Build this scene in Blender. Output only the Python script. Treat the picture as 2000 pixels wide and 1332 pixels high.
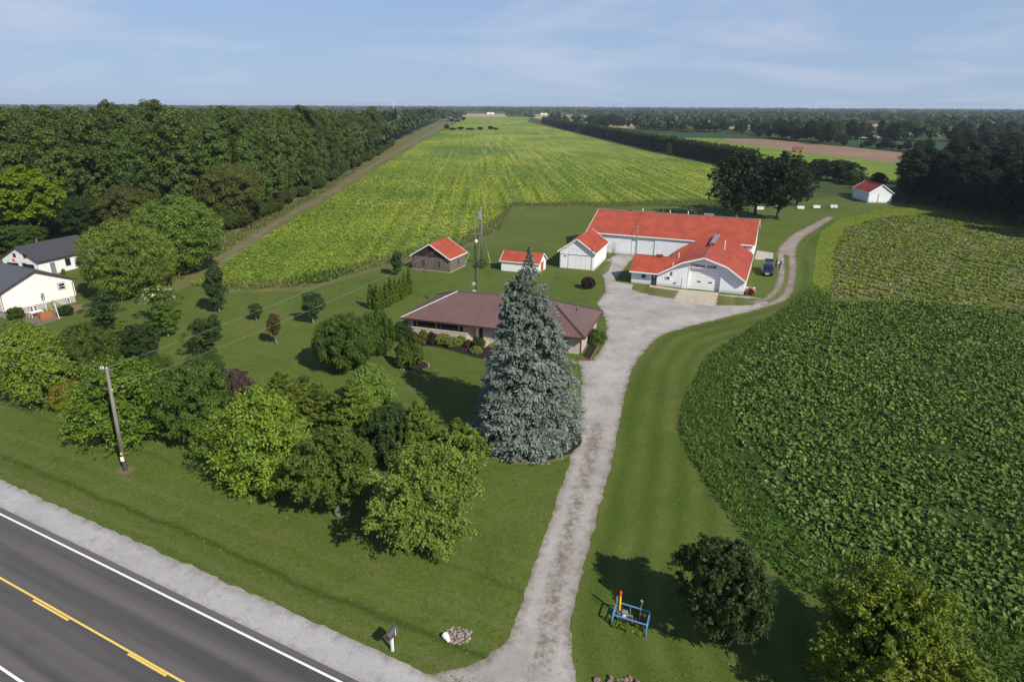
import bpy, math, random
import numpy as np
from mathutils import Vector, Matrix
from mathutils.geometry import delaunay_2d_cdt
from mathutils import noise as mnoise

for o in list(bpy.data.objects): bpy.data.objects.remove(o)
S = bpy.context.scene
COL = S.collection
R = math.radians

# ------------------------------------------------------------------ camera
CAM_H = 28.0
F_PX, CX, CY = 1240.0, 1000.0, 666.0            # survey of the 2000 x 1332 photograph
ROLL = math.atan(.0048)
PITCH = math.atan((CY-205.5)/F_PX)
cr, sr, cp, sp = math.cos(ROLL), math.sin(ROLL), math.cos(PITCH), math.sin(PITCH)
def ray(u, v):
    x, y = u-CX, v-CY
    a, b = (x*cr+y*sr)/F_PX, -(-x*sr+y*cr)/F_PX
    return (a, cp+b*sp, -sp+b*cp)
def G(u, v, z=0.0):
    "ground position (x, y) of a surveyed point of the photograph"
    d = ray(u, v); t = (z-CAM_H)/d[2]
    return (d[0]*t, d[1]*t)
def row_of(x, y, z):
    fw = y*cp-(z-CAM_H)*sp; up = y*sp+(z-CAM_H)*cp
    return CY+F_PX*x/fw*sr-F_PX*up/fw*cr
def height_of(u, v, vt):
    x, y = G(u, v); lo, hi = 0.0, 60.0
    for _ in range(40):
        m = (lo+hi)/2
        if row_of(x, y, m) > vt: lo = m
        else: hi = m
    return lo
def m_per_px(u, v):
    x, y = G(u, v)
    return (y*cp+CAM_H*sp)/F_PX

cd = bpy.data.cameras.new('camera'); cam = bpy.data.objects.new('camera', cd); COL.objects.link(cam)
fw = Vector(ray(CX, CY)); rt = (Vector(ray(CX+F_PX, CY))-fw).normalized(); up = (Vector(ray(CX, CY-F_PX))-fw).normalized()
mm = Matrix((rt, up, -fw.normalized())).transposed().to_4x4(); mm.translation = (0, 0, CAM_H)
cam.matrix_world = mm
cd.sensor_width = 36; cd.lens = 36*F_PX/2000; cd.clip_start = .5; cd.clip_end = 40000
S.camera = cam

# ------------------------------------------------------------------ world, sun, exposure
SUN_EL, SUN_AZ = R(38.5), R(140)
w = bpy.data.worlds.new('World'); S.world = w; w.use_nodes = True
nt = w.node_tree; nt.nodes.clear()
out = nt.nodes.new('ShaderNodeOutputWorld'); bg = nt.nodes.new('ShaderNodeBackground')
sky = nt.nodes.new('ShaderNodeTexSky'); sky.sky_type = 'NISHITA'; sky.sun_disc = False
sky.sun_elevation = SUN_EL; sky.sun_rotation = SUN_AZ
sky.altitude = 0; sky.air_density = 1.0; sky.dust_density = .2; sky.ozone_density = 3.0
# thin cirrus, stretched sideways, fading out low over the horizon
tc = nt.nodes.new('ShaderNodeTexCoord'); sep = nt.nodes.new('ShaderNodeSeparateXYZ')
nt.links.new(tc.outputs['Generated'], sep.inputs[0])
dv = nt.nodes.new('ShaderNodeMath'); dv.operation = 'ADD'; dv.inputs[1].default_value = .14
nt.links.new(sep.outputs['Z'], dv.inputs[0])
cv = nt.nodes.new('ShaderNodeVectorMath'); cv.operation = 'DIVIDE'
cmb = nt.nodes.new('ShaderNodeCombineXYZ')
for i in range(3): nt.links.new(dv.outputs[0], cmb.inputs[i])
nt.links.new(tc.outputs['Generated'], cv.inputs[0]); nt.links.new(cmb.outputs[0], cv.inputs[1])
mp = nt.nodes.new('ShaderNodeMapping'); mp.inputs['Scale'].default_value = (.55, .75, 0); mp.inputs['Rotation'].default_value = (0, 0, .5)
nt.links.new(cv.outputs[0], mp.inputs['Vector'])
cn = nt.nodes.new('ShaderNodeTexNoise'); cn.inputs['Scale'].default_value = 1.0; cn.inputs['Detail'].default_value = 7; cn.inputs['Roughness'].default_value = .58
cn.inputs['Distortion'].default_value = .6
nt.links.new(mp.outputs[0], cn.inputs['Vector'])
rp_ = nt.nodes.new('ShaderNodeMapRange'); rp_.inputs[1].default_value = .47; rp_.inputs[2].default_value = .74; rp_.inputs[3].default_value = 0; rp_.inputs[4].default_value = .68
nt.links.new(cn.outputs['Fac'], rp_.inputs[0])
def wmix(a, b, fac, mode='MIX'):
    x = nt.nodes.new('ShaderNodeMix'); x.data_type = 'RGBA'; x.blend_type = mode
    for i, q in ((6, a), (7, b), (0, fac)):
        if isinstance(q, tuple): x.inputs[i].default_value = q+(1,)
        elif isinstance(q, float): x.inputs[i].default_value = q
        else: nt.links.new(q, x.inputs[i])
    return x.outputs[2]
vf = nt.nodes.new('ShaderNodeMapRange'); vf.interpolation_type = 'SMOOTHSTEP'
for i, q in enumerate((-.05, .75, .80, .08)): vf.inputs[i+1].default_value = q
nt.links.new(sep.outputs['Z'], vf.inputs[0])
tint = wmix(sky.outputs[0], (.84, .95, 1.34), 1.0, 'MULTIPLY')          # the camera's cool daylight balance
veil = wmix(tint, (5.1, 6.9, 9.6), vf.outputs[0])                        # thin summer haze, thickest along the horizon all round
cir = wmix(veil, (8.2, 8.7, 10.4), rp_.outputs[0])
nt.links.new(cir, bg.inputs[0]); bg.inputs[1].default_value = .065
nt.links.new(bg.outputs[0], out.inputs[0])
sd = bpy.data.lights.new('sun', 'SUN'); sun = bpy.data.objects.new('sun', sd); COL.objects.link(sun)
sd.energy = 4.8; sd.angle = R(.53); sd.color = (1, .94, .84)
sdir = Vector((math.sin(SUN_AZ)*math.cos(SUN_EL), math.cos(SUN_AZ)*math.cos(SUN_EL), math.sin(SUN_EL)))
sun.rotation_euler = (-sdir).to_track_quat('-Z', 'Y').to_euler(); sun.location = (60, -60, 90)
S.view_settings.view_transform = 'Standard'; S.view_settings.look = 'None'
S.view_settings.exposure = .2; S.view_settings.gamma = 1; S.view_settings.use_curve_mapping = False
S.cycles.max_bounces = 6; S.cycles.diffuse_bounces = 3; S.cycles.transparent_max_bounces = 6
S.cycles.volume_bounces = 0

# ------------------------------------------------------------------ materials
def nodes(m): return m.node_tree.nodes, m.node_tree.links
def newmat(name):
    m = bpy.data.materials.new(name); m.use_nodes = True
    return m, m.node_tree.nodes['Principled BSDF']
def rgba(c): return (c[0], c[1], c[2], 1)
def nmix(m, a, b, fac, mode='MIX'):
    n, l = nodes(m); x = n.new('ShaderNodeMix'); x.data_type = 'RGBA'; x.blend_type = mode
    for i, s in ((6, a), (7, b), (0, fac)):
        if isinstance(s, (tuple, list)): x.inputs[i].default_value = rgba(s)
        elif isinstance(s, (int, float)): x.inputs[i].default_value = s
        else: l.new(s, x.inputs[i])
    return x.outputs[2]
def nmath(m, op, a, b=0.0):
    n, l = nodes(m); x = n.new('ShaderNodeMath'); x.operation = op
    for i, s in ((0, a), (1, b)):
        if isinstance(s, (int, float)): x.inputs[i].default_value = s
        else: l.new(s, x.inputs[i])
    return x.outputs[0]
def nrange(m, v, a, b, c=0.0, d=1.0):
    n, l = nodes(m); x = n.new('ShaderNodeMapRange'); l.new(v, x.inputs[0])
    for i, q in enumerate((a, b, c, d)): x.inputs[i+1].default_value = q
    return x.outputs[0]
def coords(m, rot=0.0, scale=(1, 1, 1), kind='Object'):
    n, l = nodes(m); t = n.new('ShaderNodeTexCoord'); p = n.new('ShaderNodeMapping')
    p.vector_type = 'POINT'; p.inputs['Rotation'].default_value = (0, 0, rot); p.inputs['Scale'].default_value = scale
    l.new(t.outputs[kind], p.inputs[0])
    if rot and scale != (1, 1, 1):
        p.inputs['Scale'].default_value = (1, 1, 1); q = n.new('ShaderNodeMapping'); q.inputs['Scale'].default_value = scale
        l.new(p.outputs[0], q.inputs[0]); return q.outputs[0]
    return p.outputs[0]
def nnoise(m, vec, scale, detail=4, rough=.6, dist=0.0):
    n, l = nodes(m); x = n.new('ShaderNodeTexNoise'); l.new(vec, x.inputs['Vector'])
    x.inputs['Scale'].default_value = scale; x.inputs['Detail'].default_value = detail
    x.inputs['Roughness'].default_value = rough; x.inputs['Distortion'].default_value = dist
    return x.outputs['Fac']
def nattr(m, name):
    n, l = nodes(m); x = n.new('ShaderNodeAttribute'); x.attribute_name = name; return x.outputs['Fac']
def nbump(m, b, h, strength, dist):
    n, l = nodes(m); x = n.new('ShaderNodeBump'); x.inputs['Strength'].default_value = strength; x.inputs['Distance'].default_value = dist
    l.new(h, x.inputs['Height']); l.new(x.outputs[0], b.inputs['Normal'])
def setc(m, b, c):
    n, l = nodes(m)
    if isinstance(c, tuple): b.inputs['Base Color'].default_value = rgba(c)
    else: l.new(c, b.inputs['Base Color'])

def plain(name, c, rough=.6, var=.12, scale=3.0, metal=0.0, c2=None, spec=.3, stretch=(1, 1, 1)):
    "a colour with soft uneven wear"
    m, b = newmat(name); v = coords(m, 0, stretch)
    f = nnoise(m, v, scale, 5, .65)
    lo = tuple(x*(1-var) for x in c); hi = tuple(min(1, x*(1+var)) for x in (c2 or c))
    setc(m, b, nmix(m, lo, hi, nrange(m, f, .3, .7)))
    b.inputs['Roughness'].default_value = rough; b.inputs['Metallic'].default_value = metal
    b.inputs['Specular IOR Level'].default_value = spec
    return m
def leafmat(name, dark, light, trans=.3, objvar=.35, rough=.5):
    m = bpy.data.materials.new(name); m.use_nodes = True; n, l = nodes(m); b = n['Principled BSDF']
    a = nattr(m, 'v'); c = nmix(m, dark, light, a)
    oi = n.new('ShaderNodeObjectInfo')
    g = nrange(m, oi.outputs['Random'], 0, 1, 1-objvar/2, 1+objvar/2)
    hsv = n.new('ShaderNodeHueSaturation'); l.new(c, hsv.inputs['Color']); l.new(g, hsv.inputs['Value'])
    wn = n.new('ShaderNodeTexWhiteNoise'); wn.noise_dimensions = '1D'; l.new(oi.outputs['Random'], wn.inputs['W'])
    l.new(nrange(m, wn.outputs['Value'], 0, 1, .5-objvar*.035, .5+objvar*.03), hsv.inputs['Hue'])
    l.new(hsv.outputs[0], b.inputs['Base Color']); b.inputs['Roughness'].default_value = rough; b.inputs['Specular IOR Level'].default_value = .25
    t = n.new('ShaderNodeBsdfTranslucent'); tcx = nmix(m, hsv.outputs[0], (1, 1, .3), 1.0, 'MULTIPLY'); l.new(tcx, t.inputs[0])
    mx = n.new('ShaderNodeMixShader'); mx.inputs[0].default_value = trans
    l.new(b.outputs[0], mx.inputs[1]); l.new(t.outputs[0], mx.inputs[2]); l.new(mx.outputs[0], n['Material Output'].inputs[0])
    return m

ROADA = R(26.57)   # turns the road's own direction onto x
def lawn_mat():
    m, b = newmat('mown_grass'); v = coords(m); vr = coords(m, ROADA)
    n, l = nodes(m)
    big = nnoise(m, v, .045, 5, .6); mid = nnoise(m, v, .4, 5, .65); fine = nnoise(m, v, 9, 4, .75)
    c = nmix(m, (.072, .112, .016), (.118, .148, .028), nrange(m, big, .35, .65))
    c = nmix(m, c, (.135, .13, .05), nrange(m, mid, .5, .82, 0, .6))
    st = n.new('ShaderNodeSeparateXYZ'); l.new(vr, st.inputs[0])
    wob = nmath(m, 'ADD', st.outputs['Y'], nmath(m, 'MULTIPLY', nnoise(m, v, .12, 2), 1.6))
    stripe = nmath(m, 'SINE', nmath(m, 'MULTIPLY', wob, 2*math.pi/2.9))
    c = nmix(m, c, (.070, .115, .018), nrange(m, stripe, -.2, .9, 0, .45))
    c = nmix(m, c, (.16, .18, .05), nmath(m, 'MULTIPLY', nrange(m, stripe, .1, 1, 0, .4), nrange(m, mid, .35, .7)))
    for cc, wd, col, am in ((22.68, .42, (.030, .055, .010), .8), (25.2, .5, (.15, .16, .05), .45), (23.7, .5, (.14, .155, .05), .4), (21.3, .5, (.16, .15, .07), .4), (28.4, .35, (.045, .075, .012), .5), (31.0, .5, (.14, .155, .05), .3)):
        dd = nmath(m, 'ABSOLUTE', nmath(m, 'ADD', nmath(m, 'SUBTRACT', wob, .8+cc), nmath(m, 'MULTIPLY', nmath(m, 'SUBTRACT', mid, .5), .5)))
        c = nmix(m, c, col, nrange(m, dd, wd, .0, 0, am))
    pat = nnoise(m, v, .16, 6, .7, .4)
    c = nmix(m, c, (.150, .145, .055), nrange(m, pat, .56, .76, 0, .65)); c = nmix(m, c, (.046, .082, .012), nrange(m, pat, .44, .26, 0, .6))
    g2 = nnoise(m, v, 3.0, 4, .75); c = nmix(m, c, (.04, .066, .010), nrange(m, g2, .5, .72, 0, .75)); c = nmix(m, c, (.175, .20, .065), nrange(m, g2, .46, .26, 0, .55)); g3 = nnoise(m, v, .75, 5, .75); c = nmix(m, c, (.165, .16, .06), nrange(m, g3, .55, .78, 0, .55)); c = nmix(m, c, (.05, .088, .012), nrange(m, g3, .45, .25, 0, .5))
    c = nmix(m, c, (.018, .034, .006), nrange(m, fine, .5, .8, 0, .55))
    c = nmix(m, c, (.13, .17, .05), nrange(m, fine, .45, .2, 0, .4))
    setc(m, b, c); b.inputs['Roughness'].default_value = .9; b.inputs['Specular IOR Level'].default_value = .1
    nbump(m, b, nmath(m, 'ADD', fine, mid), .5, .08)
    return m
def strip_lawn_mat():
    "mown strip whose stripes follow the drive: attribute 'mid' is the distance to the drive's edge"
    m, b = newmat('mown_strip_grass'); v = coords(m); n, l = nodes(m)
    d = nattr(m, 'mid'); mid = nnoise(m, v, .35, 5, .65); fine = nnoise(m, v, 9, 4, .75); big = nnoise(m, v, .06, 4)
    c = nmix(m, (.068, .102, .015), (.108, .138, .026), nrange(m, big, .35, .65))
    wob = nmath(m, 'ADD', d, nmath(m, 'MULTIPLY', nnoise(m, v, .1, 2), 1.2))
    stripe = nmath(m, 'SINE', nmath(m, 'MULTIPLY', wob, 2*math.pi/2.3))
    c = nmix(m, c, (.15, .165, .05), nmath(m, 'MULTIPLY', nrange(m, stripe, .0, 1, 0, .45), nrange(m, mid, .35, .65)))
    c = nmix(m, c, (.04, .08, .012), nrange(m, stripe, 0, -1, 0, .4))
    g2 = nnoise(m, v, 3.0, 4, .75); c = nmix(m, c, (.04, .066, .010), nrange(m, g2, .52, .75, 0, .45)); c = nmix(m, c, (.155, .18, .055), nrange(m, g2, .45, .25, 0, .3))
    c = nmix(m, c, (.17, .14, .06), nrange(m, mid, .58, .85, 0, .5))
    c = nmix(m, c, (.018, .034, .006), nrange(m, fine, .5, .8, 0, .55))
    c = nmix(m, c, (.13, .17, .05), nrange(m, fine, .45, .2, 0, .4))
    setc(m, b, c); b.inputs['Roughness'].default_value = .9; b.inputs['Specular IOR Level'].default_value = .1
    nbump(m, b, nmath(m, 'ADD', fine, mid), .5, .08)
    return m
def gravel_mat(name='crushed_gravel', base=((.31, .287, .262), (.49, .455, .42)), edge=(.13, .105, .055), mids=True, midc=(.13, .105, .055)):
    m, b = newmat(name); v = coords(m); n, l = nodes(m)
    fine = nnoise(m, v, 14, 3, .8); vor = n.new('ShaderNodeTexVoronoi'); l.new(v, vor.inputs['Vector']); vor.inputs['Scale'].default_value = 19
    big = nnoise(m, v, .22, 6, .65); mid = nnoise(m, v, 1.3, 5, .7)
    c = nmix(m, base[0], base[1], nrange(m, big, .32, .66))
    c = nmix(m, c, (.2, .165, .13), nrange(m, mid, .55, .8, 0, .55))
    c = nmix(m, c, (.10, .085, .075), nrange(m, vor.outputs['Distance'], .3, .8, 0, .3))
    c = nmix(m, c, (.6, .58, .56), nrange(m, fine, .6, .85, 0, .4))
    c = nmix(m, c, (.17, .145, .115), nrange(m, nnoise(m, v, .55, 6, .75, .3), .54, .74, 0, .6))
    e = nmath(m, 'ADD', nattr(m, 'edge'), nmath(m, 'MULTIPLY', nmath(m, 'SUBTRACT', mid, .5), 2.2))
    c = nmix(m, c, edge, nrange(m, e, .55, -.3, 0, .85))
    if mids:
        k = nmath(m, 'ADD', nmath(m, 'ABSOLUTE', nattr(m, 'mid')), nmath(m, 'MULTIPLY', nmath(m, 'SUBTRACT', nnoise(m, v, 1.7, 6, .8), .47), 3.4))
        c = nmix(m, c, midc, nrange(m, k, .8, .1, 0, .75))
    setc(m, b, c); b.inputs['Roughness'].default_value = .95; b.inputs['Specular IOR Level'].default_value = .1
    nbump(m, b, vor.outputs['Distance'], .35, .03)
    return m
def asphalt_mat():
    m, b = newmat('worn_asphalt'); v = coords(m); vr = coords(m, ROADA); n, l = nodes(m)
    st = n.new('ShaderNodeSeparateXYZ'); l.new(vr, st.inputs[0])
    sv = coords(m, ROADA, (.03, 1, 1))
    lon = nnoise(m, sv, 1.1, 4, .55); fine = nnoise(m, v, 22, 3, .8); patch = nnoise(m, v, .5, 5, .6)
    lane = nmath(m, 'SINE', nmath(m, 'MULTIPLY', nmath(m, 'ADD', st.outputs['Y'], .52), 2*math.pi/1.85))
    c = nmix(m, (.070, .068, .068), (.115, .105, .098), nrange(m, lon, .35, .65))
    c = nmix(m, c, (.15, .135, .122), nrange(m, lane, .2, 1, 0, .5))
    c = nmix(m, c, (.05, .05, .052), nrange(m, patch, .58, .8, 0, .5))
    c = nmix(m, c, (.2, .19, .18), nrange(m, fine, .6, .85, 0, .4))
    c = nmix(m, c, (.03, .03, .03), nrange(m, fine, .4, .2, 0, .5))
    setc(m, b, c); b.inputs['Roughness'].default_value = .85; b.inputs['Specular IOR Level'].default_value = .25
    nbump(m, b, fine, .3, .02)
    return m
def bean_mat():
    m, b = newmat('bean_crop'); n, l = nodes(m); v = coords(m); rows = coords(m, R(-3.2)); n2 = nodes(m)[0]
    st = n.new('ShaderNodeSeparateXYZ'); l.new(rows, st.inputs[0])
    bandv = coords(m, R(-3.2), (.8, .8, 1)); band = nnoise(m, bandv, .016, 5, .6, .8)
    stretch = coords(m, R(-3.2), (1, .02, 1)); rown = nnoise(m, stretch, .55, 4, .7)
    fine = nnoise(m, v, 2.2, 5, .8); mid = nnoise(m, v, .25, 5, .65)
    c = nmix(m, (.105, .175, .024), (.25, .29, .032), nrange(m, band, .38, .64))
    c = nmix(m, c, (.36, .36, .04), nmath(m, 'MULTIPLY', nrange(m, mid, .48, .66, 0, .7), nrange(m, band, .4, .6)))
    c = nmix(m, c, (.31, .35, .115), nmath(m, 'MULTIPLY', nrange(m, rown, .52, .62, 0, .9), nrange(m, st.outputs['X'], -40, 20)))
    c = nmix(m, c, (.055, .085, .016), nrange(m, rown, .45, .34, 0, .75))
    c = nmix(m, c, (.05, .085, .012), nrange(m, fine, .52, .72, 0, .6))
    setc(m, b, c); b.inputs['Roughness'].default_value = .85; b.inputs['Specular IOR Level'].default_value = .1
    nbump(m, b, nmath(m, 'ADD', fine, rown), .7, .5)
    return m
def field_mat(name, a, bcol, rowdir, rowscale=.6, fine=1.5):
    m, b = newmat(name); v = coords(m); st = coords(m, rowdir, (1, .03, 1))
    r_ = nnoise(m, st, rowscale, 4, .7); f = nnoise(m, v, fine, 5, .75); g = nnoise(m, v, .03, 4)
    c = nmix(m, a, bcol, nrange(m, r_, .35, .65)); c = nmix(m, c, tuple(x*.4 for x in a), nrange(m, f, .5, .75, 0, .6))
    c = nmix(m, c, tuple(x*1.35 for x in bcol), nrange(m, g, .5, .7, 0, .4))
    setc(m, b, c); b.inputs['Roughness'].default_value = .9; b.inputs['Specular IOR Level'].default_value = .1
    nbump(m, b, f, .5, .3)
    return m
def country_mat():
    m, b = newmat('open_country'); v = coords(m); a = nnoise(m, coords(m, .4, (.35, 1, 1)), .004, 4, .6); f = nnoise(m, v, .6, 5, .7); d = nnoise(m, v, .015, 5, .6)
    c = nmix(m, (.03, .055, .014), (.075, .10, .03), nrange(m, d, .38, .62))
    c = nmix(m, c, (.19, .16, .085), nrange(m, a, .6, .64, 0, .8)); c = nmix(m, c, (.02, .035, .012), nrange(m, f, .5, .75, 0, .6))
    setc(m, b, c); b.inputs['Roughness'].default_value = .95; b.inputs['Specular IOR Level'].default_value = .05
    return m
def metal_sheet(name, c, rough=.45, var=.08, streak=.1, grime=0):
    m, b = newmat(name); v = coords(m); s = coords(m, 0, (2.5, .25, .25))
    f = nnoise(m, s, 2.0, 5, .6); g = nnoise(m, v, .5, 5, .65)
    k = nmix(m, tuple(x*(1-var) for x in c), tuple(min(1, x*(1+var)) for x in c), nrange(m, g, .35, .65))
    k = nmix(m, k, tuple(x*.72 for x in c), nrange(m, f, .55, .8, 0, streak*3))
    if grime:
        n, l = nodes(m); sz = n.new('ShaderNodeSeparateXYZ'); l.new(v, sz.inputs[0]); zz = nmath(m, 'ADD', sz.outputs['Z'], nmath(m, 'MULTIPLY', g, -.6)); k = nmix(m, k, (.38, .35, .29), nrange(m, zz, .35, -.3, 0, grime))
    setc(m, b, k); b.inputs['Roughness'].default_value = rough; b.inputs['Specular IOR Level'].default_value = .3
    return m
def wood_mat(name, a, b2):
    m, b = newmat(name); s = coords(m, 0, (6, 6, .35)); f = nnoise(m, s, 1.6, 6, .7); g = nnoise(m, coords(m, 0, (4, 4, .05)), 1.2, 2)
    c = nmix(m, a, b2, nrange(m, f, .3, .7)); c = nmix(m, c, tuple(x*.4 for x in a), nrange(m, g, .5, .75, 0, .7))
    setc(m, b, c); b.inputs['Roughness'].default_value = .9; b.inputs['Specular IOR Level'].default_value = .1
    return m
def brick_mat():
    m, b = newmat('buff_brick'); n, l = nodes(m); v = coords(m, 0, (1, 1, 1))
    f = nnoise(m, v, 4, 5, .7); s = n.new('ShaderNodeSeparateXYZ'); l.new(v, s.inputs[0])
    c = nmix(m, (.43, .35, .28), (.56, .47, .39), nrange(m, f, .3, .7))
    k = nmath(m, 'FRACT', nmath(m, 'MULTIPLY', s.outputs['Z'], 1/.2))
    c = nmix(m, c, (.30, .25, .21), nrange(m, k, .2, .05, 0, .7))
    setc(m, b, c); b.inputs['Roughness'].default_value = .9
    nbump(m, b, k, .3, .01)
    return m
def concrete_mat(name, c):
    m, b = newmat(name); v = coords(m); f = nnoise(m, v, .9, 6, .7); g = nnoise(m, v, 18, 3, .8)
    k = nmix(m, tuple(x*.8 for x in c), tuple(x*1.12 for x in c), nrange(m, f, .3, .7)); k = nmix(m, k, tuple(x*.5 for x in c), nrange(m, g, .58, .85, 0, .5))
    setc(m, b, k); b.inputs['Roughness'].default_value = .9; return m

M = {}
M['lawn'] = lawn_mat(); M['strip'] = strip_lawn_mat(); M['gravel'] = gravel_mat(); M['asphalt'] = asphalt_mat(); M['bean'] = bean_mat()
M['shoulder'] = gravel_mat('shoulder_gravel', ((.37, .36, .355), (.50, .487, .477)), (.20, .165, .115), False)
M['track'] = gravel_mat('track_gravel', ((.22, .185, .145), (.38, .33, .28)), (.12, .10, .05), False)
M['dirt'] = gravel_mat('dry_dirt', ((.15, .115, .07), (.24, .185, .12)), (.11, .12, .04), False)
M['country'] = country_mat()
M['white_line'] = plain('white_road_paint', (.78, .78, .76), .7, .1, 6); M['yellow_line'] = plain('yellow_road_paint', (.80, .56, .13), .7, .1, 6)
M['squash_soil'] = field_mat('squash_ground', (.03, .055, .012), (.05, .085, .02), .8)
M['vine_soil'] = field_mat('vine_ground', (.085, .105, .026), (.20, .165, .095), 1.0, .35, .9)
M['weeds_ground'] = field_mat('rough_grass_ground', (.045, .10, .015), (.075, .14, .022), .8, .6, 4)
M['lime_ground'] = field_mat('yellow_grass_ground', (.14, .19, .02), (.19, .22, .03), .8, .6, 4)
M['rough'] = field_mat('rough_verge', (.10, .115, .032), (.17, .165, .06), .3, .5, 3)
M['lime_crop'] = field_mat('light_green_crop', (.12, .18, .02), (.19, .24, .04), 1.2); M['brown_crop'] = field_mat('ripe_brown_crop', (.21, .135, .09), (.29, .195, .13), 1.2)
M['dark_crop'] = field_mat('dark_green_crop', (.028, .065, .026), (.04, .08, .032), 1.2); M['tan_crop'] = field_mat('tan_stubble', (.33, .25, .14), (.40, .31, .17), .2)
M['mulch'] = plain('dark_mulch', (.022, .015, .012), .95, .5, 9)
M['white_metal'] = metal_sheet('white_steel_siding', (.78, .80, .82), .45, .07, .12, .8)
M['white'] = plain('white_paint', (.78, .78, .77), .5, .05); M['red_roof'] = metal_sheet('red_steel_roof', (.38, .080, .042), .42, .16, .2)
M['red_roof2'] = metal_sheet('old_red_steel_roof', (.235, .045, .040), .5, .15, .2)
M['brown_roof'] = metal_sheet('brown_steel_roof', (.150, .092, .080), .4, .1, .1); M['brown_trim'] = plain('brown_trim', (.075, .035, .03), .5)
M['brick'] = brick_mat(); M['glass'] = plain('dark_window_glass', (.018, .022, .024), .08, .1, 2, spec=.6); M['shutter'] = plain('dark_brown_shutter', (.035, .018, .016), .6)
M['concrete'] = concrete_mat('weathered_concrete', (.47, .40, .31)); M['concrete_grey'] = concrete_mat('grey_concrete', (.38, .35, .31))
M['barnwood'] = wood_mat('weathered_barn_wood', (.115, .088, .068), (.24, .20, .17)); M['barnwood_dark'] = wood_mat('dark_barn_wood', (.035, .027, .022), (.075, .058, .047))
M['pole'] = wood_mat('grey_pole_wood', (.16, .135, .115), (.27, .24, .21)); M['bark'] = wood_mat('tree_bark', (.075, .058, .042), (.15, .12, .09))
M['pale_bark'] = wood_mat('pale_bark', (.24, .2, .16), (.36, .31, .26))
M['galv'] = plain('galvanised_metal', (.42, .43, .44), .4, .12, 5, .6); M['black'] = plain('black_plastic', (.012, .012, .013), .5); M['dark_steel'] = plain('dark_steel', (.05, .047, .045), .5)
M['shingle'] = plain('charcoal_shingles', (.055, .055, .062), .85, .2, 8); M['shingle2'] = plain('slate_grey_shingles', (.085, .097, .105), .85, .2, 8)
M['cream'] = plain('cream_vinyl_siding', (.80, .775, .70), .5, .03); M['found'] = concrete_mat('foundation_block', (.42, .39, .36))
M['maroon'] = plain('maroon_paint', (.11, .028, .03), .6); M['sign_red'] = plain('dark_red_sign_paint', (.16, .012, .016), .5)
M['blue_pipe'] = plain('blue_pipe_paint', (.10, .24, .42), .45, .2, 8); M['teal'] = plain('grey_teal_paint', (.17, .22, .24), .5); M['edging'] = plain('weathered_timber', (.17, .085, .045), .85, .2, 6)
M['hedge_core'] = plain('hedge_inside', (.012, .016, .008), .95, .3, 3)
M['yellow'] = plain('yellow_marker', (.80, .48, .02), .45); M['orange'] = plain('orange_cap', (.75, .08, .01), .45)
M['car'] = plain('dark_navy_car_paint', (.012, .016, .03), .16, .05, spec=.6); M['tyre'] = plain('tyre_rubber', (.014, .014, .014), .85); M['rim'] = plain('alloy_rim', (.5, .5, .52), .3, .05, 3, .8)
M['chrome'] = plain('silver_trim', (.6, .6, .62), .2, .05, 3, .8); M['lamp_glass'] = plain('clear_lamp_glass', (.75, .77, .8), .1, .05, spec=.6)
M['dish'] = plain('grey_dish', (.24, .25, .27), .5)
M['stone'] = plain('field_stone', (.20, .16, .125), .9, .5, 3, c2=(.31, .26, .22)); M['pink_stone'] = plain('pinkish_stone', (.22, .15, .13), .9, .35, 3)
M['dog_red'] = plain('red_stained_boards', (.16, .035, .022), .7, .25, 5); M['skin'] = plain('skin', (.42, .25, .18), .6); M['hair'] = plain('dark_hair', (.02, .014, .01), .6)
M['navy'] = plain('navy_cloth', (.03, .04, .10), .9); M['blackcloth'] = plain('black_cloth', (.010, .010, .011), .9); M['whitecloth'] = plain('white_cloth', (.75, .73, .75), .9)
M['planter'] = plain('orange_cedar', (.36, .13, .035), .7, .2, 6); M['wire'] = plain('aluminium_wire', (.30, .30, .29), .5); M['red_paint'] = plain('red_paint', (.55, .03, .03), .5)
M['wagon'] = plain('faded_red_boards', (.30, .10, .075), .8, .25, 4)
L = {}
L['maple'] = leafmat('yellow_green_leaves', (.080, .160, .016), (.29, .38, .042), .36)
L['brightmaple'] = leafmat('bright_maple_leaves', (.10, .165, .006), (.19, .26, .010), .35)
L['green'] = leafmat('mid_green_leaves', (.050, .098, .015), (.140, .200, .028), .34)
L['dark'] = leafmat('dark_green_leaves', (.026, .055, .013), (.066, .108, .022), .28)
L['oak'] = leafmat('oak_leaves', (.012, .022, .007), (.032, .048, .012), .2)
L['forest'] = leafmat('woodland_leaves', (.044, .080, .015), (.135, .178, .034), .3, .5)
L['olive'] = leafmat('olive_leaves', (.065, .080, .014), (.125, .140, .026), .28)
L['willow'] = leafmat('willow_leaves', (.095, .165, .024), (.27, .35, .058), .34)
L['cedar'] = leafmat('cedar_sprays', (.050, .090, .012), (.165, .215, .026), .27)
L['spruce'] = leafmat('blue_spruce_needles', (.062, .082, .062), (.225, .265, .228), .12, .1, .6)
L['arbor'] = leafmat('arborvitae_sprays', (.060, .105, .008), (.150, .215, .016), .28, .15)
L['purple'] = leafmat('purple_leaves', (.022, .012, .014), (.05, .028, .03), .2)
L['smoke'] = leafmat('brown_purple_leaves', (.065, .045, .032), (.125, .095, .065), .25)
L['char'] = leafmat('chartreuse_leaves', (.13, .17, .035), (.21, .25, .06), .25)
L['lime'] = leafmat('lime_leaves', (.09, .15, .015), (.16, .24, .02), .3)
L['squash'] = leafmat('squash_leaves', (.034, .084, .009), (.205, .270, .058), .2, 0, .85)
L['vine'] = leafmat('vine_leaves', (.095, .155, .018), (.28, .33, .045), .28, 0)
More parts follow.
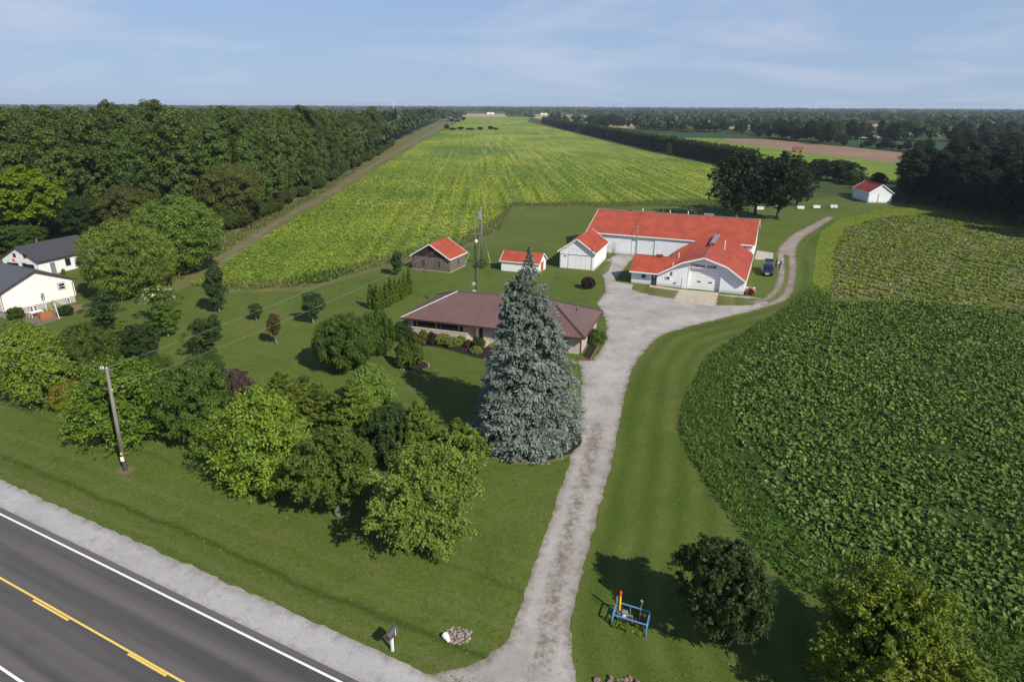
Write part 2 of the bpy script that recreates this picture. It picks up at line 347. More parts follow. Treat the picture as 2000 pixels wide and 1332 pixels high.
L['beanleaf'] = leafmat('bean_leaves', (.15, .25, .024), (.41, .455, .055), .3, 0)
L['weed'] = leafmat('weed_blades', (.055, .108, .014), (.145, .215, .036), .32, 0)
L['drygrass'] = leafmat('tall_dry_grass', (.10, .13, .03), (.19, .20, .06), .3, 0)
L['far'] = leafmat('far_wood_leaves', (.026, .048, .014), (.066, .096, .026), .22, 0)
L['redtop'] = leafmat('reddish_leaves', (.07, .06, .012), (.15, .10, .03), .3)
L['cream_flower'] = leafmat('cream_flowers', (.30, .32, .14), (.55, .52, .32), .2)
L['olivey'] = leafmat('olive_yellow_leaves', (.070, .105, .010), (.230, .270, .022), .32)
L['turf'] = leafmat('turf_blades', (.085, .125, .016), (.145, .165, .036), .2, 0)
L['limegrass'] = leafmat('lime_grass', (.13, .19, .015), (.24, .29, .03), .25, 0)
L['yellow'] = leafmat('yellowing_leaves', (.12, .14, .012), (.25, .21, .02), .3)

# ------------------------------------------------------------------ object helpers
def tag(o, label=None, cat=None, group=None, kind=None):
    if label: o['label'] = label
    if cat: o['category'] = cat
    if group: o['group'] = group
    if kind: o['kind'] = kind
    return o
def empty(name, loc=(0, 0, 0), rz=0.0, label=None, cat=None, group=None):
    o = bpy.data.objects.new(name, None); COL.objects.link(o); o.location = loc; o.rotation_euler = (0, 0, rz); o.empty_display_size = .3
    return tag(o, label, cat, group)
def link(name, me, parent=None, loc=None, rz=None):
    o = bpy.data.objects.new(name, me); COL.objects.link(o)
    if parent: o.parent = parent
    if loc is not None: o.location = loc
    if rz is not None: o.rotation_euler = (0, 0, rz)
    return o
def copy_tree(o, parent=None):
    c = o.copy(); COL.objects.link(c)
    if parent: c.parent = parent
    for ch in list(o.children): copy_tree(ch, c)
    return c
class MB:
    "collects shapes for ONE mesh"
    def __init__(s): s.v, s.f, s.m = [], [], []
    def add(s, vs, fs, mi=0):
        k = len(s.v); s.v += [tuple(p) for p in vs]; s.f += [tuple(i+k for i in f) for f in fs]; s.m += [mi]*len(fs); return s
    def box(s, x0, x1, y0, y1, z0, z1, mi=0):
        return s.add([(x0, y0, z0), (x1, y0, z0), (x1, y1, z0), (x0, y1, z0), (x0, y0, z1), (x1, y0, z1), (x1, y1, z1), (x0, y1, z1)],
                     [(3, 2, 1, 0), (4, 5, 6, 7), (0, 1, 5, 4), (1, 2, 6, 5), (2, 3, 7, 6), (3, 0, 4, 7)], mi)
    def bar(s, p, q, w, h, upv=(0, 0, 1), mi=0):
        p, q, u = Vector(p), Vector(q), Vector(upv); d = (q-p).normalized(); a = d.cross(u).normalized()*w/2; n = a.cross(d).normalized()*h
        return s.add([p-a, p+a, q+a, q-a, p-a+n, p+a+n, q+a+n, q-a+n], [(3, 2, 1, 0), (4, 5, 6, 7), (0, 1, 5, 4), (1, 2, 6, 5), (2, 3, 7, 6), (3, 0, 4, 7)], mi)
    def slab(s, pts, t, mi=0):
        "planar polygon thickened by t along its normal, downwards"
        P = [Vector(p) for p in pts]; n = Vector((0, 0, 0))
        for i in range(len(P)): n += (P[i]-P[0]).cross(P[(i+1) % len(P)]-P[0])
        n.normalize(); k = len(P); Q = [p-n*t for p in P]
        return s.add(P+Q, [tuple(range(k)), tuple(range(2*k-1, k-1, -1))]+[(i, i+k, (i+1) % k+k, (i+1) % k) for i in range(k)], mi)
    def tube(s, pts, rad, n=8, mi=0, cap=True):
        P = [Vector(p) for p in pts]; k0 = len(s.v); vs = []; fs = []
        if not hasattr(rad, '__len__'): rad = [rad]*len(P)
        ref = None
        for i, p in enumerate(P):
            d = (P[min(i+1, len(P)-1)]-P[max(i-1, 0)]).normalized()
            if ref is None: ref = Vector((1, 0, 0)) if abs(d.x) < .9 else Vector((0, 1, 0))
            a = d.cross(ref).normalized(); b = a.cross(d); ref = b
            vs += [p+(a*math.cos(2*math.pi*j/n)+b*math.sin(2*math.pi*j/n))*rad[i] for j in range(n)]
        for i in range(len(P)-1):
            fs += [(i*n+j, i*n+(j+1) % n, (i+1)*n+(j+1) % n, (i+1)*n+j) for j in range(n)]
        if cap: fs += [tuple(range(n-1, -1, -1)), tuple(range((len(P)-1)*n, len(P)*n))]
        return s.add(vs, fs, mi)
    def sphere(s, c, r, n=10, k=6, mi=0, sq=(1, 1, 1), jit=0, rng=None):
        vs = []; fs = []
        for i in range(k+1):
            t = math.pi*i/k
            for j in range(n):
                a = 2*math.pi*j/n; q = 1+(rng.uniform(-jit, jit) if rng else 0)
                vs.append((c[0]+r*sq[0]*math.sin(t)*math.cos(a)*q, c[1]+r*sq[1]*math.sin(t)*math.sin(a)*q, c[2]+r*sq[2]*math.cos(t)*q))
        for i in range(k): fs += [(i*n+j, (i+1)*n+j, (i+1)*n+(j+1) % n, i*n+(j+1) % n) for j in range(n)]
        return s.add(vs, fs, mi)
    def mesh(s, name, mats, smooth=False):
        me = bpy.data.meshes.new(name); me.from_pydata(s.v, [], s.f)
        for m_ in (mats if isinstance(mats, (list, tuple)) else [mats]): me.materials.append(m_)
        if any(s.m): me.polygons.foreach_set('material_index', s.m)
        if smooth: me.polygons.foreach_set('use_smooth', [True]*len(me.polygons))
        me.update(); return me
    def obj(s, name, mats, parent=None, loc=None, rz=None, smooth=False): return link(name, s.mesh(name, mats, smooth), parent, loc, rz)

def bbevel(o, wdt=.02, seg=1):
    b = o.modifiers.new('bevel', 'BEVEL'); b.width = wdt; b.segments = seg; b.limit_method = 'ANGLE'; return o

# ------------------------------------------------------------------ ground sheets
def resample(poly, step, closed=True):
    P = [np.array(p, float) for p in poly]; o = []
    k = len(P) if closed else len(P)-1
    for i in range(k):
        a, b = P[i], P[(i+1) % len(P)]; n = max(1, int(np.linalg.norm(b-a)/step))
        o += [a+(b-a)*j/n for j in range(n)]
    if not closed: o.append(P[-1])
    return o
def smooth_line(pts, n=4):
    "Catmull-Rom through the points"
    P = [np.array(p, float) for p in pts]; P = [2*P[0]-P[1]]+P+[2*P[-1]-P[-2]]; o = []
    for i in range(1, len(P)-2):
        for j in range(n):
            t = j/n; a, b, c, d = P[i-1:i+3]
            o.append(.5*((2*b)+(-a+c)*t+(2*a-5*b+4*c-d)*t*t+(-a+3*b-3*c+d)*t**3))
    o.append(P[-2]); return o
def seg_dist(pts, line, closed):
    pts = np.asarray(pts); line = np.asarray(line); best = np.full(len(pts), 1e9)
    k = len(line) if closed else len(line)-1
    for i in range(k):
        a = line[i]; b = line[(i+1) % len(line)]; ab = b-a; L2 = ab@ab+1e-9
        t = np.clip(((pts-a)@ab)/L2, 0, 1); d = np.linalg.norm(pts-a-t[:, None]*ab, axis=1); best = np.minimum(best, d)
    return best
def inside(pts, poly):
    pts = np.asarray(pts); x, y = pts[:, 0], pts[:, 1]; P = np.asarray(poly); r = np.zeros(len(pts), bool)
    j = len(P)-1
    for i in range(len(P)):
        xi, yi = P[i]; xj, yj = P[j]
        c = ((yi > y) != (yj > y)) & (x < (xj-xi)*(y-yi)/(yj-yi+1e-12)+xi); r ^= c; j = i
    return r
def sheet(name, poly, z, mat, step=1.0, jit=.0, res=None, mid=None, kind='structure', lab=None, cat=None, parent=None):
    rng = np.random.default_rng(sum(map(ord, name)))
    B = resample(poly, step); Q = []
    for p in B:
        if jit:
            a = mnoise.noise(Vector((p[0]*1.7, p[1]*1.7, z*31)))+.6*mnoise.noise(Vector((p[0]*5.1, p[1]*5.1, 3.3)))
            b = mnoise.noise(Vector((p[0]*1.7+40, p[1]*1.7, z*31)))
            p = p+np.array((a, b))*jit
        Q.append(p)
    n = len(Q); V = [Vector((float(p[0]), float(p[1]))) for p in Q]; base = np.array([tuple(p) for p in V])
    if res:
        lo, hi = base.min(0), base.max(0)
        gx, gy = np.meshgrid(np.arange(lo[0]+res/2, hi[0], res), np.arange(lo[1]+res/2, hi[1], res)); g = np.stack([gx.ravel(), gy.ravel()], 1)
        g += rng.uniform(-.2, .2, g.shape)*res; g = g[inside(g, base)]
        if len(g): g = g[seg_dist(g, base, True) > res*.4]
        V += [Vector((float(a), float(b))) for a, b in g]
    r = delaunay_2d_cdt(V, [(i, (i+1) % n) for i in range(n)], [list(range(n))], 1 if not res else 1, 1e-4)
    me = bpy.data.meshes.new(name); vs = [(p.x, p.y, z) for p in r[0]]
    fs = [f if (r[0][f[1]]-r[0][f[0]]).cross(r[0][f[2]]-r[0][f[0]]) > 0 else f[::-1] for f in r[2]]
    me.from_pydata(vs, [], fs); me.materials.append(mat)
    P2 = np.array([(p.x, p.y) for p in r[0]])
    at = me.attributes.new('edge', 'FLOAT', 'POINT'); at.data.foreach_set('value', seg_dist(P2, base, True).astype('f'))
    if mid is not None:
        at = me.attributes.new('mid', 'FLOAT', 'POINT'); at.data.foreach_set('value', seg_dist(P2, np.array(mid), False).astype('f'))
    o = link(name, me, parent); 
    if kind: o['kind'] = kind
    return tag(o, lab, cat)
def PX(*pts): return [G(u, v) for u, v in pts]

# ------------------------------------------------------------------ foliage meshes
def unit(a): return a/(np.linalg.norm(a, axis=-1, keepdims=True)+1e-9)
def leaf_mesh(name, C, N, T, Ln, W, val, mat, fold=.18, hexa=False):
    "one small folded leaf or spray per centre"
    n = len(C); N = unit(N); T = unit(T-N*(T*N).sum(1, keepdims=True)); B = np.cross(N, T)
    Ln = np.asarray(Ln)[:, None]; W = np.asarray(W)[:, None]
    if hexa:
        V = np.stack([C, C-T*Ln*.5+N*W*.12, C-T*Ln*.2+B*W*.55+N*W*.2, C+T*Ln*.35+B*W*.4+N*W*.12, C+T*Ln*.55, C+T*Ln*.35-B*W*.4+N*W*.12, C-T*Ln*.2-B*W*.55+N*W*.2], 1)
        k = 7; fa = np.array([[0, 1, 2], [0, 2, 3], [0, 3, 4], [0, 4, 5], [0, 5, 6], [0, 6, 1]]); fa = fa[:, ::-1]
    else:
        V = np.stack([C-T*Ln*.5, C+B*W*.5-N*W*fold, C+T*Ln*.5, C-B*W*.5-N*W*fold], 1); k = 4; fa = np.array([[0, 1, 2, 3]])
    V = V.reshape(-1, 3); q = fa.shape[1]; Fc = (fa[None]+(np.arange(n)*k)[:, None, None]).reshape(-1, q)
    me = bpy.data.meshes.new(name); me.vertices.add(len(V)); me.vertices.foreach_set('co', V.astype('f').ravel())
    me.loops.add(Fc.size); me.loops.foreach_set('vertex_index', Fc.astype('i').ravel())
    me.polygons.add(len(Fc)); me.polygons.foreach_set('loop_start', (np.arange(len(Fc))*q).astype('i'))
    me.update(calc_edges=True)
    at = me.attributes.new('v', 'FLOAT', 'POINT'); at.data.foreach_set('value', np.repeat(val, k).astype('f'))
    me.materials.append(mat); return me
PROF = {'round': lambda h: np.sqrt(np.clip(1-(2*h-1)**2, 0, 1)), 'egg': lambda h: np.sqrt(np.clip(1-(2*np.clip(h, 0, 1)**1.25-1)**2, 0, 1)),
        'dome': lambda h: np.sqrt(np.clip(1-h**2.2, 0, 1))*np.clip(.72+h*1.6, 0, 1), 'wide': lambda h: np.clip(np.sin(np.pi*np.clip(h*.86+.12, 0, 1)), 0, 1)**.6,
        'column': lambda h: np.clip(np.sin(np.pi*np.clip(h*.9+.08, 0, 1)), 0, 1)**.5, 'flame': lambda h: np.clip(np.minimum(1, (1-h)*1.7)**.8*(.82+.18*np.minimum(1, h*4)), 0, 1), 'drop': lambda h: np.clip((1-h)**.7*np.minimum(1, .55+h*3), 0, 1)}
def crown_pts(seed, h0, h1, Rr, prof, npf, rp, per, ls, asp=.62, flat=1.0, axis=0.0, fill=.25, spread=(.5, 1), nup=.55, lob=.16, det=2.6, spray=0.0):
    per = int(per*det); ls = ls*det**-.47; rng = np.random.default_rng(seed); f = PROF[prof]
    h = rng.random(npf*4); keep = rng.random(npf*4) < (f(h)**1.1+.05); h = h[keep][:npf]; npf = len(h)
    a = rng.random(npf)*2*np.pi; rf = rng.uniform(spread[0]**2, spread[1]**2, npf)**.5
    ph = rng.random(4)*6.28
    lo = 1+lob*np.sin(2*a+ph[0]+2*h)+lob*.7*np.sin(3*a+ph[1]-3*h)+lob*.5*np.sin(5*a+ph[2]+5*h)
    rr = np.maximum(Rr*f(h)*lo*rf-rp*.35, 0)
    P = np.stack([rr*np.cos(a), rr*np.sin(a), h0+(h1-h0)*h], 1); od = unit(np.stack([np.cos(a), np.sin(a), np.full(npf, .35)], 1))
    pr = rp*rng.uniform(.65, 1.35, npf)
    i = np.repeat(np.arange(npf), per); n = len(i)
    d = unit(rng.normal(size=(n, 3))); d = unit(d+.45*od[i]+np.array([0, 0, .35])); d2 = d*np.array([1, 1, flat])
    C = P[i]+d2*pr[i][:, None]*rng.uniform(.45, 1.05, n)[:, None]
    if spray:      # leafy shoots: each clump is a bundle of fingers reaching outwards
        m_ = 7; fd = unit(od[:, None, :]*1.0+rng.normal(size=(npf, m_, 3))*.62+np.array([0, 0, .22])); k_ = rng.integers(0, m_, n); ax_ = fd[i, k_]
        u_ = rng.random(n); C = P[i]+ax_*(pr[i]*spray*(u_*1.35-.25))[:, None]+d2*(pr[i]*(.16+.30*(1-u_)))[:, None]; C[:, 2] -= u_*u_*pr[i]*.25
    N = unit(d+np.array([0, 0, nup])+.55*rng.normal(size=(n, 3)))
    T = rng.normal(size=(n, 3)); T = unit(unit(T)+axis*np.array([0, 0, 1])+(.8*od[i] if flat < 1 else 0))
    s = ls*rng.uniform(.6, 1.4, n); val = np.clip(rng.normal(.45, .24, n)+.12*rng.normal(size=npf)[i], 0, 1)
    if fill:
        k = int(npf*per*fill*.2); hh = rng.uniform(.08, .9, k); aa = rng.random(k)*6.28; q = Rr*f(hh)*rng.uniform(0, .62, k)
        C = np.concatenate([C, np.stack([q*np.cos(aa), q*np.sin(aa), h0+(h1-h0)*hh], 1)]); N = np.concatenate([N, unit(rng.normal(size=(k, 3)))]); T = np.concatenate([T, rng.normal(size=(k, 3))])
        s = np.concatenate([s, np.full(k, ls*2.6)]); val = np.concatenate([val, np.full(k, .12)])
    z = C[:, 2]; C[:, 2] = np.maximum(z, .05+.1*rng.random(len(z)))
    return C, N, T, s, s*asp, val
def conifer_pts(seed, z0, Ht, Rr, nbr, per, ls, pw=.85, droop=.25, rise=.0, side=.36, asp=.4, axis_up=0.0, lead=0, irr=.18, clump=True, det=2.0):
    per = int(per*det); ls = ls*det**-.42
    rng = np.random.default_rng(seed)
    t = 1-np.sqrt(rng.random(nbr)*.995+.005); t = np.clip(t+rng.normal(size=nbr)*.012, 0, 1)
    a = rng.random(nbr)*2*np.pi; Lb = Rr*(1-t)**pw*(1-np.clip(.25-t*3, 0, .25))*np.clip(1+rng.normal(size=nbr)*irr, .7, 1.16)*(1+.08*np.sin(3*a+t*5)); zb = z0+(Ht-z0)*t
    i = np.repeat(np.arange(nbr), per); n = len(i); s = rng.uniform(.12, 1, n)**.65
    od = np.stack([np.cos(a), np.sin(a), np.zeros(nbr)], 1)[i]; ld = np.stack([-np.sin(a), np.cos(a), np.zeros(nbr)], 1)[i]
    lat = rng.normal(size=n)*side*(1.15-s)*.8+rng.normal(size=n)*.05
    L_ = Lb[i]
    z = zb[i]-droop*L_*s**1.5+rise*L_*s-abs(lat)*L_*.22+rng.normal(size=n)*ls*.22
    if clump:      # gather the needles into separate branchlets
        nt_ = 9; ts = rng.uniform(.25, 1.02, (nbr, nt_)); tl = rng.normal(size=(nbr, nt_))*side*(1.2-ts)*.8; k_ = rng.integers(0, nt_, n)
        s = ts[i, k_]+rng.normal(size=n)*.045; lat = tl[i, k_]+rng.normal(size=n)*.04; s = np.clip(s, .05, 1.04); lat = np.clip(lat, -.5, .5)
        z = zb[i]-droop*L_*s**1.5+rise*L_*s-abs(lat)*L_*.22+rng.normal(size=n)*ls*.3+.10*L_*clump*np.maximum(0, s-.75)
    C = od*(L_*s)[:, None]+ld*(lat*L_)[:, None]; C[:, 2] = np.maximum(z, .08)
    T = unit(od*.8+ld*(np.sign(lat)*.55)[:, None]+rng.normal(size=(n, 3))*.25+np.array([0, 0, axis_up-.35*(droop > 0)]))
    N = unit(np.array([0, 0, 1.0])+.35*od+.45*rng.normal(size=(n, 3)))
    sz = ls*rng.uniform(.6, 1.35, n)*(.55+.45*np.clip((1-t[i])*2.2, 0, 1)); val = np.clip(.25+.55*s+.18*rng.normal(size=n)+.12*rng.normal(size=nbr)[i], 0, 1)
    return C, N, T, sz, sz*asp, val
def join_pts(*ps): return tuple(np.concatenate(q) for q in zip(*ps))
def trunk_mesh(name, seed, r, h, limbs, Rl, hl, mat, sides=7, lean=.03):
    rng = random.Random(seed); b = MB(); pts = [(rng.uniform(-lean, lean)*h*t, rng.uniform(-lean, lean)*h*t, h*t) for t in (0, .12, .35, .6, .8, 1)]
    b.tube(pts, [r*1.5, r*1.05, r*.9, r*.65, r*.4, r*.12], sides)
    for k in range(limbs):
        t = rng.uniform(.25, .8); a = k*2.4+rng.uniform(-.4, .4); x, y = pts[3][0]*t, pts[3][1]*t; z = h*t; q = Rl*(1.1-t)*rng.uniform(.7, 1.1)
        b.tube([(x, y, z), (x+q*.45*math.cos(a), y+q*.45*math.sin(a), z+hl*.25), (x+q*math.cos(a), y+q*math.sin(a), z+hl*.6)], [r*.5, r*.32, r*.07], 5, cap=False)
    return b.mesh(name, mat, True)
class Proto: pass
def proto(name, crown, mat, Rr, Ht, trunk=None, hexa=False):
    p = Proto(); p.name = name; p.R = float(np.percentile(np.hypot(crown[0][:, 0], crown[0][:, 1]), 99.3)); p.H = float(np.max(crown[0][:, 2]))+float(np.median(crown[3]))*.3; p.crown = leaf_mesh(name+'_crown', *crown, mat, hexa=hexa); p.trunk = trunk; return p
def recolour(p, mat):
    q = Proto(); q.__dict__.update(p.__dict__); q.crown = p.crown.copy(); q.crown.materials[0] = mat; return q
def plant(p, name, xy, rad, ht, label, cat='tree', group=None, rz=None, crown='crown'):
    o = empty(name, (xy[0], xy[1], 0), rz if rz is not None else (xy[0]*7.3+xy[1]*3.1) % 6.28, label, cat, group)
    o.scale = (rad/p.R, rad/p.R, ht/p.H)
    link(crown, p.crown, o)
    if p.trunk: link('trunk', p.trunk, o)
    return o

# ================================================================== GROUND, ROAD, FIELDS
RE = np.array((math.cos(ROADA), -math.sin(ROADA))); RN = np.array((math.sin(ROADA), math.cos(ROADA)))
def RP(c, t): return tuple(RN*c+RE*t)          # c metres across the road, t metres along it
b = MB(); k = 96; RG = 9000
b.add([(0, 1500, 0)]+[(RG*math.cos(2*math.pi*i/k), 1500+RG*math.sin(2*math.pi*i/k), 0) for i in range(k)], [(0, 1+i, 1+(i+1) % k) for i in range(k)])
tag(b.obj('ground', M['country']), kind='structure')

lawn_poly = [RP(20.35, -150), RP(20.35, 150), (175, 60), (165, 205)]+PX((1760, 391), (1640, 383), (1500, 405), (1200, 402), (1000, 400), (960, 455), (900, 482), (720, 527), (600, 562), (450, 566), (360, 556), (290, 560), (180, 530), (0, 495), (-150, 480))
sheet('lawn', lawn_poly, .010, M['lawn'], 1.0, .12)
path_l = smooth_line(PX((300, 582), (352, 548), (425, 502), (500, 452), (585, 402), (640, 374), (720, 322), (800, 278), (860, 246), (893, 228)))
path_r = smooth_line(PX((372, 556), (400, 536), (450, 503), (520, 460), (600, 409), (652, 381), (733, 327), (808, 283), (866, 250), (902, 229)))
verge = PX((250, 600), (290, 560), (420, 470), (500, 425), (620, 362), (720, 300), (810, 255), (865, 232), (880, 226))+PX((905, 229), (870, 250), (812, 286), (740, 330), (660, 384), (605, 414), (530, 465), (455, 512), (410, 545), (380, 566), (470, 572), (600, 568), (720, 533), (850, 500), (960, 470), (985, 425), (1040, 403), (1240, 404), (1390, 400), (1380, 392), (1200, 396), (1000, 397), (960, 430), (900, 465), (720, 510), (600, 545), (440, 552), (372, 558), (300, 590))
sheet('rough_verge', verge, .014, M['rough'], 1.5, .35)
bean_poly = PX((365, 556), (398, 540), (455, 506), (528, 458), (605, 411), (655, 384), (738, 330), (812, 285), (868, 253), (903, 233), (912, 228.5), (1038, 229), (1030, 238), (1062, 246), (1133, 263), (1250, 293), (1312, 306), (1400, 325), (1390, 350), (1395, 390), (1380, 396), (1200, 399), (1000, 398), (972, 425), (955, 450), (890, 477), (790, 500), (715, 522), (590, 556), (450, 558))
sheet('bean_field', bean_poly, .018, M['bean'], 3.0, .5)
mid_path = [(np.array(a)+np.array(b_))/2 for a, b_ in zip(path_l, path_r)]
sheet('dirt_path', [tuple(q*.72+p*.28) for p, q in zip(mid_path, [np.array(a)*.5+np.array(b_)*.5+(np.array(a)-np.array(b_))*.36 for a, b_ in zip(path_l, path_r)])]+[tuple(p-(np.array(a)-np.array(b_))*.22) for p, a, b_ in zip(mid_path, path_l, path_r)][::-1], .022, M['dirt'], 1.2, .5, 1.2)

# the county road
def band(name, c0, c1, z, mat, t0=-700, t1=420, jit=0, res=None, step=1.2):
    return sheet(name, [RP(c0, t0), RP(c0, t1), RP(c1, t1), RP(c1, t0)], z, mat, step, jit, res)
sheet('road_shoulder', [RP(18.3, -180), RP(18.3, 60), RP(20.6, 60), RP(20.6, -180)], .016, M['shoulder'], .35, .16, .5)
band('far_road_shoulder', 7.6, 10.5, .016, M['shoulder'], -150, 60, .16, None, .4)
road = band('road', 10.2, 18.55, .030, M['asphalt'], step=4, jit=.0)
def paint(name, c0, c1, t0, t1, mat):
    o = band(name, c0, c1, .036, mat, t0, t1, 0, None, 6); o.parent = road; del o['kind']; return o
paint('edge_line', 18.02, 18.16, -700, 420, M['white_line']); paint('edge_line', 10.6, 10.74, -700, 420, M['white_line'])
paint('centre_line', 14.36, 14.48, -700, 420, M['yellow_line'])
for (u0, v0), (u1, v1) in (((65, 1172), (133, 1212)), ((250, 1277), (325, 1320))):
    ta = float(np.dot(RE, G(u0, v0))); tb = float(np.dot(RE, G(u1, v1))); cc = float(np.dot(RN, G(u0, v0)))
    paint('centre_dash', cc-.06, cc+.06, ta, tb, M['yellow_line'])
ta0 = float(np.dot(RE, G(65, 1172)))
for i in list(range(-8, 0))+[2, 3]: paint('centre_dash', cc-.06, cc+.06, ta0+i*7.2, ta0+i*7.2+2.9, M['yellow_line'])

# the gravel drive and yard
dr_right = smooth_line(PX((1128, 1345), (1112, 1240), (1140, 1110), (1166, 1010), (1195, 900), (1215, 800), (1238, 715), (1285, 660), (1340, 640), (1420, 620), (1500, 599), (1518, 592)))
dr_left = smooth_line(PX((835, 1318), (930, 1293), (985, 1255), (1010, 1200), (1045, 1100), (1085, 985), (1118, 880), (1132, 800), (1137, 735), (1128, 700)))
yard = [tuple(p) for p in dr_right]+PX((1490, 583), (1462, 579), (1394, 575), (1330, 566), (1240, 556), (1228, 554), (1200, 549), (1230, 512), (1240, 500), (1206, 497), (1193, 503), (1168, 524), (1180, 545), (1183, 570), (1165, 592), (1178, 612), (1186, 640), (1180, 672), (1158, 704))+[tuple(p) for p in dr_left[::-1]]+[RP(19.6, -7), RP(19.4, 14)]
dl = smooth_line(PX((1062, 1300), (1075, 1190), (1098, 1090), (1128, 985), (1152, 900), (1166, 830)))
sheet('gravel_drive', yard, .020, M['gravel'], .35, .2, .8, mid=dl)
def ribbon(name, line, wdt, z, mat, jit=.15, res=.6, step=.4, **kw):
    P = smooth_line(line, 5); Lp, Rp_ = [], []
    for i, p in enumerate(P):
        d = P[min(i+1, len(P)-1)]-P[max(i-1, 0)]; d = d/np.linalg.norm(d); n = np.array((-d[1], d[0])); wv = wdt(i/len(P)) if callable(wdt) else wdt
        Lp.append(tuple(p+n*wv/2)); Rp_.append(tuple(p-n*wv/2))
    return sheet(name, Lp+Rp_[::-1], z, mat, step, jit, res, **kw)
ribbon('wheel_track', PX((1470, 592), (1494, 586), (1509, 576), (1522, 558), (1527, 537), (1525, 512), (1526, 490)), 1.25, .026, M['track'], .22, .4)
ribbon('wheel_track', PX((1490, 597), (1510, 592), (1530, 582), (1542, 563), (1547, 537), (1548, 512), (1545, 492)), 1.25, .026, M['track'], .22, .4)
ribbon('farm_track', PX((1536, 498), (1541, 480), (1562, 459), (1588, 444), (1606, 434), (1622, 424)), lambda t: 3.6-1.8*t, .028, M['track'], .4, .6)
ribbon('track_grass', PX((1500, 590), (1520, 576), (1533, 556), (1537, 530), (1537, 505)), .75, .032, M['rough'], .25, .4)

dr_edge = [tuple(p) for p in dr_right]+PX((1548, 573), (1562, 540), (1562, 505))
weed_l = smooth_line(PX((1760, 1262), (1600, 1172), (1520, 1118), (1450, 1040), (1390, 960), (1350, 890), (1331, 830), (1345, 770), (1385, 700), (1440, 660), (1520, 612), (1562, 580), (1585, 545), (1591, 495), (1602, 452), (1640, 427), (1720, 409), (1810, 402)))
strip_poly = dr_edge+PX((1580, 470), (1612, 438), (1640, 424))+[tuple(p) for p in weed_l[:-12][::-1]]+PX((1700, 1300), (1500, 1345))
sheet('mown_strip', strip_poly, .015, M['strip'], .8, .1, 1.2, mid=dr_edge)
squash_in = smooth_line(PX((2150, 1300), (2000, 1236), (1850, 1182), (1680, 1108), (1560, 1035), (1478, 940), (1440, 880), (1430, 800), (1440, 722), (1490, 668), (1570, 628), (1622, 592)))
weeds_poly = [tuple(p) for p in weed_l]+PX((1812, 412), (1700, 424), (1645, 444), (1626, 490), (1624, 545), (1621, 590))+[tuple(p) for p in squash_in[::-1]]+PX((2150, 1420), (1900, 1345))
sheet('rough_grass_strip', weeds_poly, .021, M['weeds_ground'], .7, .2)
lime_poly = PX((1588, 552), (1592, 495), (1603, 453), (1641, 427), (1721, 409), (1800, 403), (1850, 418), (1720, 428), (1655, 448), (1633, 492), (1630, 550), (1612, 575))
sheet('yellow_grass_strip', lime_poly, .025, M['lime_ground'], .8, .3)
vine_poly = PX((1628, 548), (1630, 490), (1652, 446), (1720, 426), (1850, 416), (2000, 450), (2200, 500), (2200, 642), (2000, 614), (1800, 592), (1618, 580))
sheet('vine_field', vine_poly, .027, M['vine_soil'], 1.0, .4)
squash_poly = [tuple(p) for p in squash_in]+PX((1800, 590), (2000, 612), (2190, 640))
sheet('squash_field', squash_poly, .029, M['squash_soil'], 1.0, .3)

# patches round the yard
for pts in (((1236, 556), (1300, 562), (1325, 569), (1316, 584), (1270, 577), (1236, 566)), ((1402, 577), (1462, 583), (1497, 584), (1470, 597), (1398, 597)), ((1160, 520), (1195, 508), (1190, 530), (1172, 540))):
    sheet('weedy_patch', PX(*pts), .024, M['rough'], .4, .35)
def slab_obj(name, pts, z0, z1, mat, parent=None):
    b = MB(); b.slab([(x, y, z1) for x, y in pts], z1-z0); return b.obj(name, mat, parent)
pad = tag(empty('concrete_apron', (*G(1360, 580), 0)), kind='structure')
A_, B_, C_, D_ = [np.array(G(*q)) for q in ((1316, 589), (1329.5, 566), (1404, 572.5), (1393.5, 599))]
pc = np.array(G(1360, 580))
for i in range(2):
    for j in range(2):
        f = lambda s, t: (A_*(1-s)+D_*s)*(1-t)+(B_*(1-s)+C_*s)*t-pc
        e = .004; s0, s1, t0, t1 = i*.5+e, i*.5+.5-e, j*.5+e, j*.5+.5-e
        slab_obj('concrete_slab', [tuple(f(s0, t0)), tuple(f(s1, t0)), tuple(f(s1, t1)), tuple(f(s0, t1))], 0, .07+.006*((i+j) % 2), M['concrete'], pad)
tag(slab_obj('side_apron', PX((1474, 507), (1509, 508), (1511, 495), (1478, 490)), .0, .06, M['concrete_grey']), kind='structure')
tag(slab_obj('walkway', PX((1268, 561), (1328, 569), (1329, 566.2), (1270, 557.5)), .0, .06, M['concrete']), kind='structure')
def ell(c, rx, ry, n=36, rot=0): return [(c[0]+rx*math.cos(a)*math.cos(rot)-ry*math.sin(a)*math.sin(rot), c[1]+rx*math.cos(a)*math.sin(rot)+ry*math.sin(a)*math.cos(rot)) for a in [2*math.pi*i/n for i in range(n)]]
SPR = (1.35, 50.6)
sheet('spruce_mulch_bed', ell(SPR, 4.95, 4.3), .030, M['mulch'], .5, .12)
sheet('worn_ring', ell(SPR, 4.9, 4.75), .026, M['dirt'], .5, .2, .7)
TOP = G(803, 713)
sheet('topiary_mulch_bed', ell(TOP, 2.1, 1.5, rot=-.3), .030, M['mulch'], .4, .1)
sheet('house_mulch_bed', PX((782, 672), (800, 676), (840, 676), (870, 682), (905, 692), (935, 700), (990, 712), (1010, 700), (940, 672), (880, 660), (800, 652), (780, 660)), .030, M['mulch'], .5, .1)
sheet('side_mulch_bed', PX((1138, 694), (1151, 704), (1184, 656), (1168, 645)), .030, M['mulch'], .4, .05)
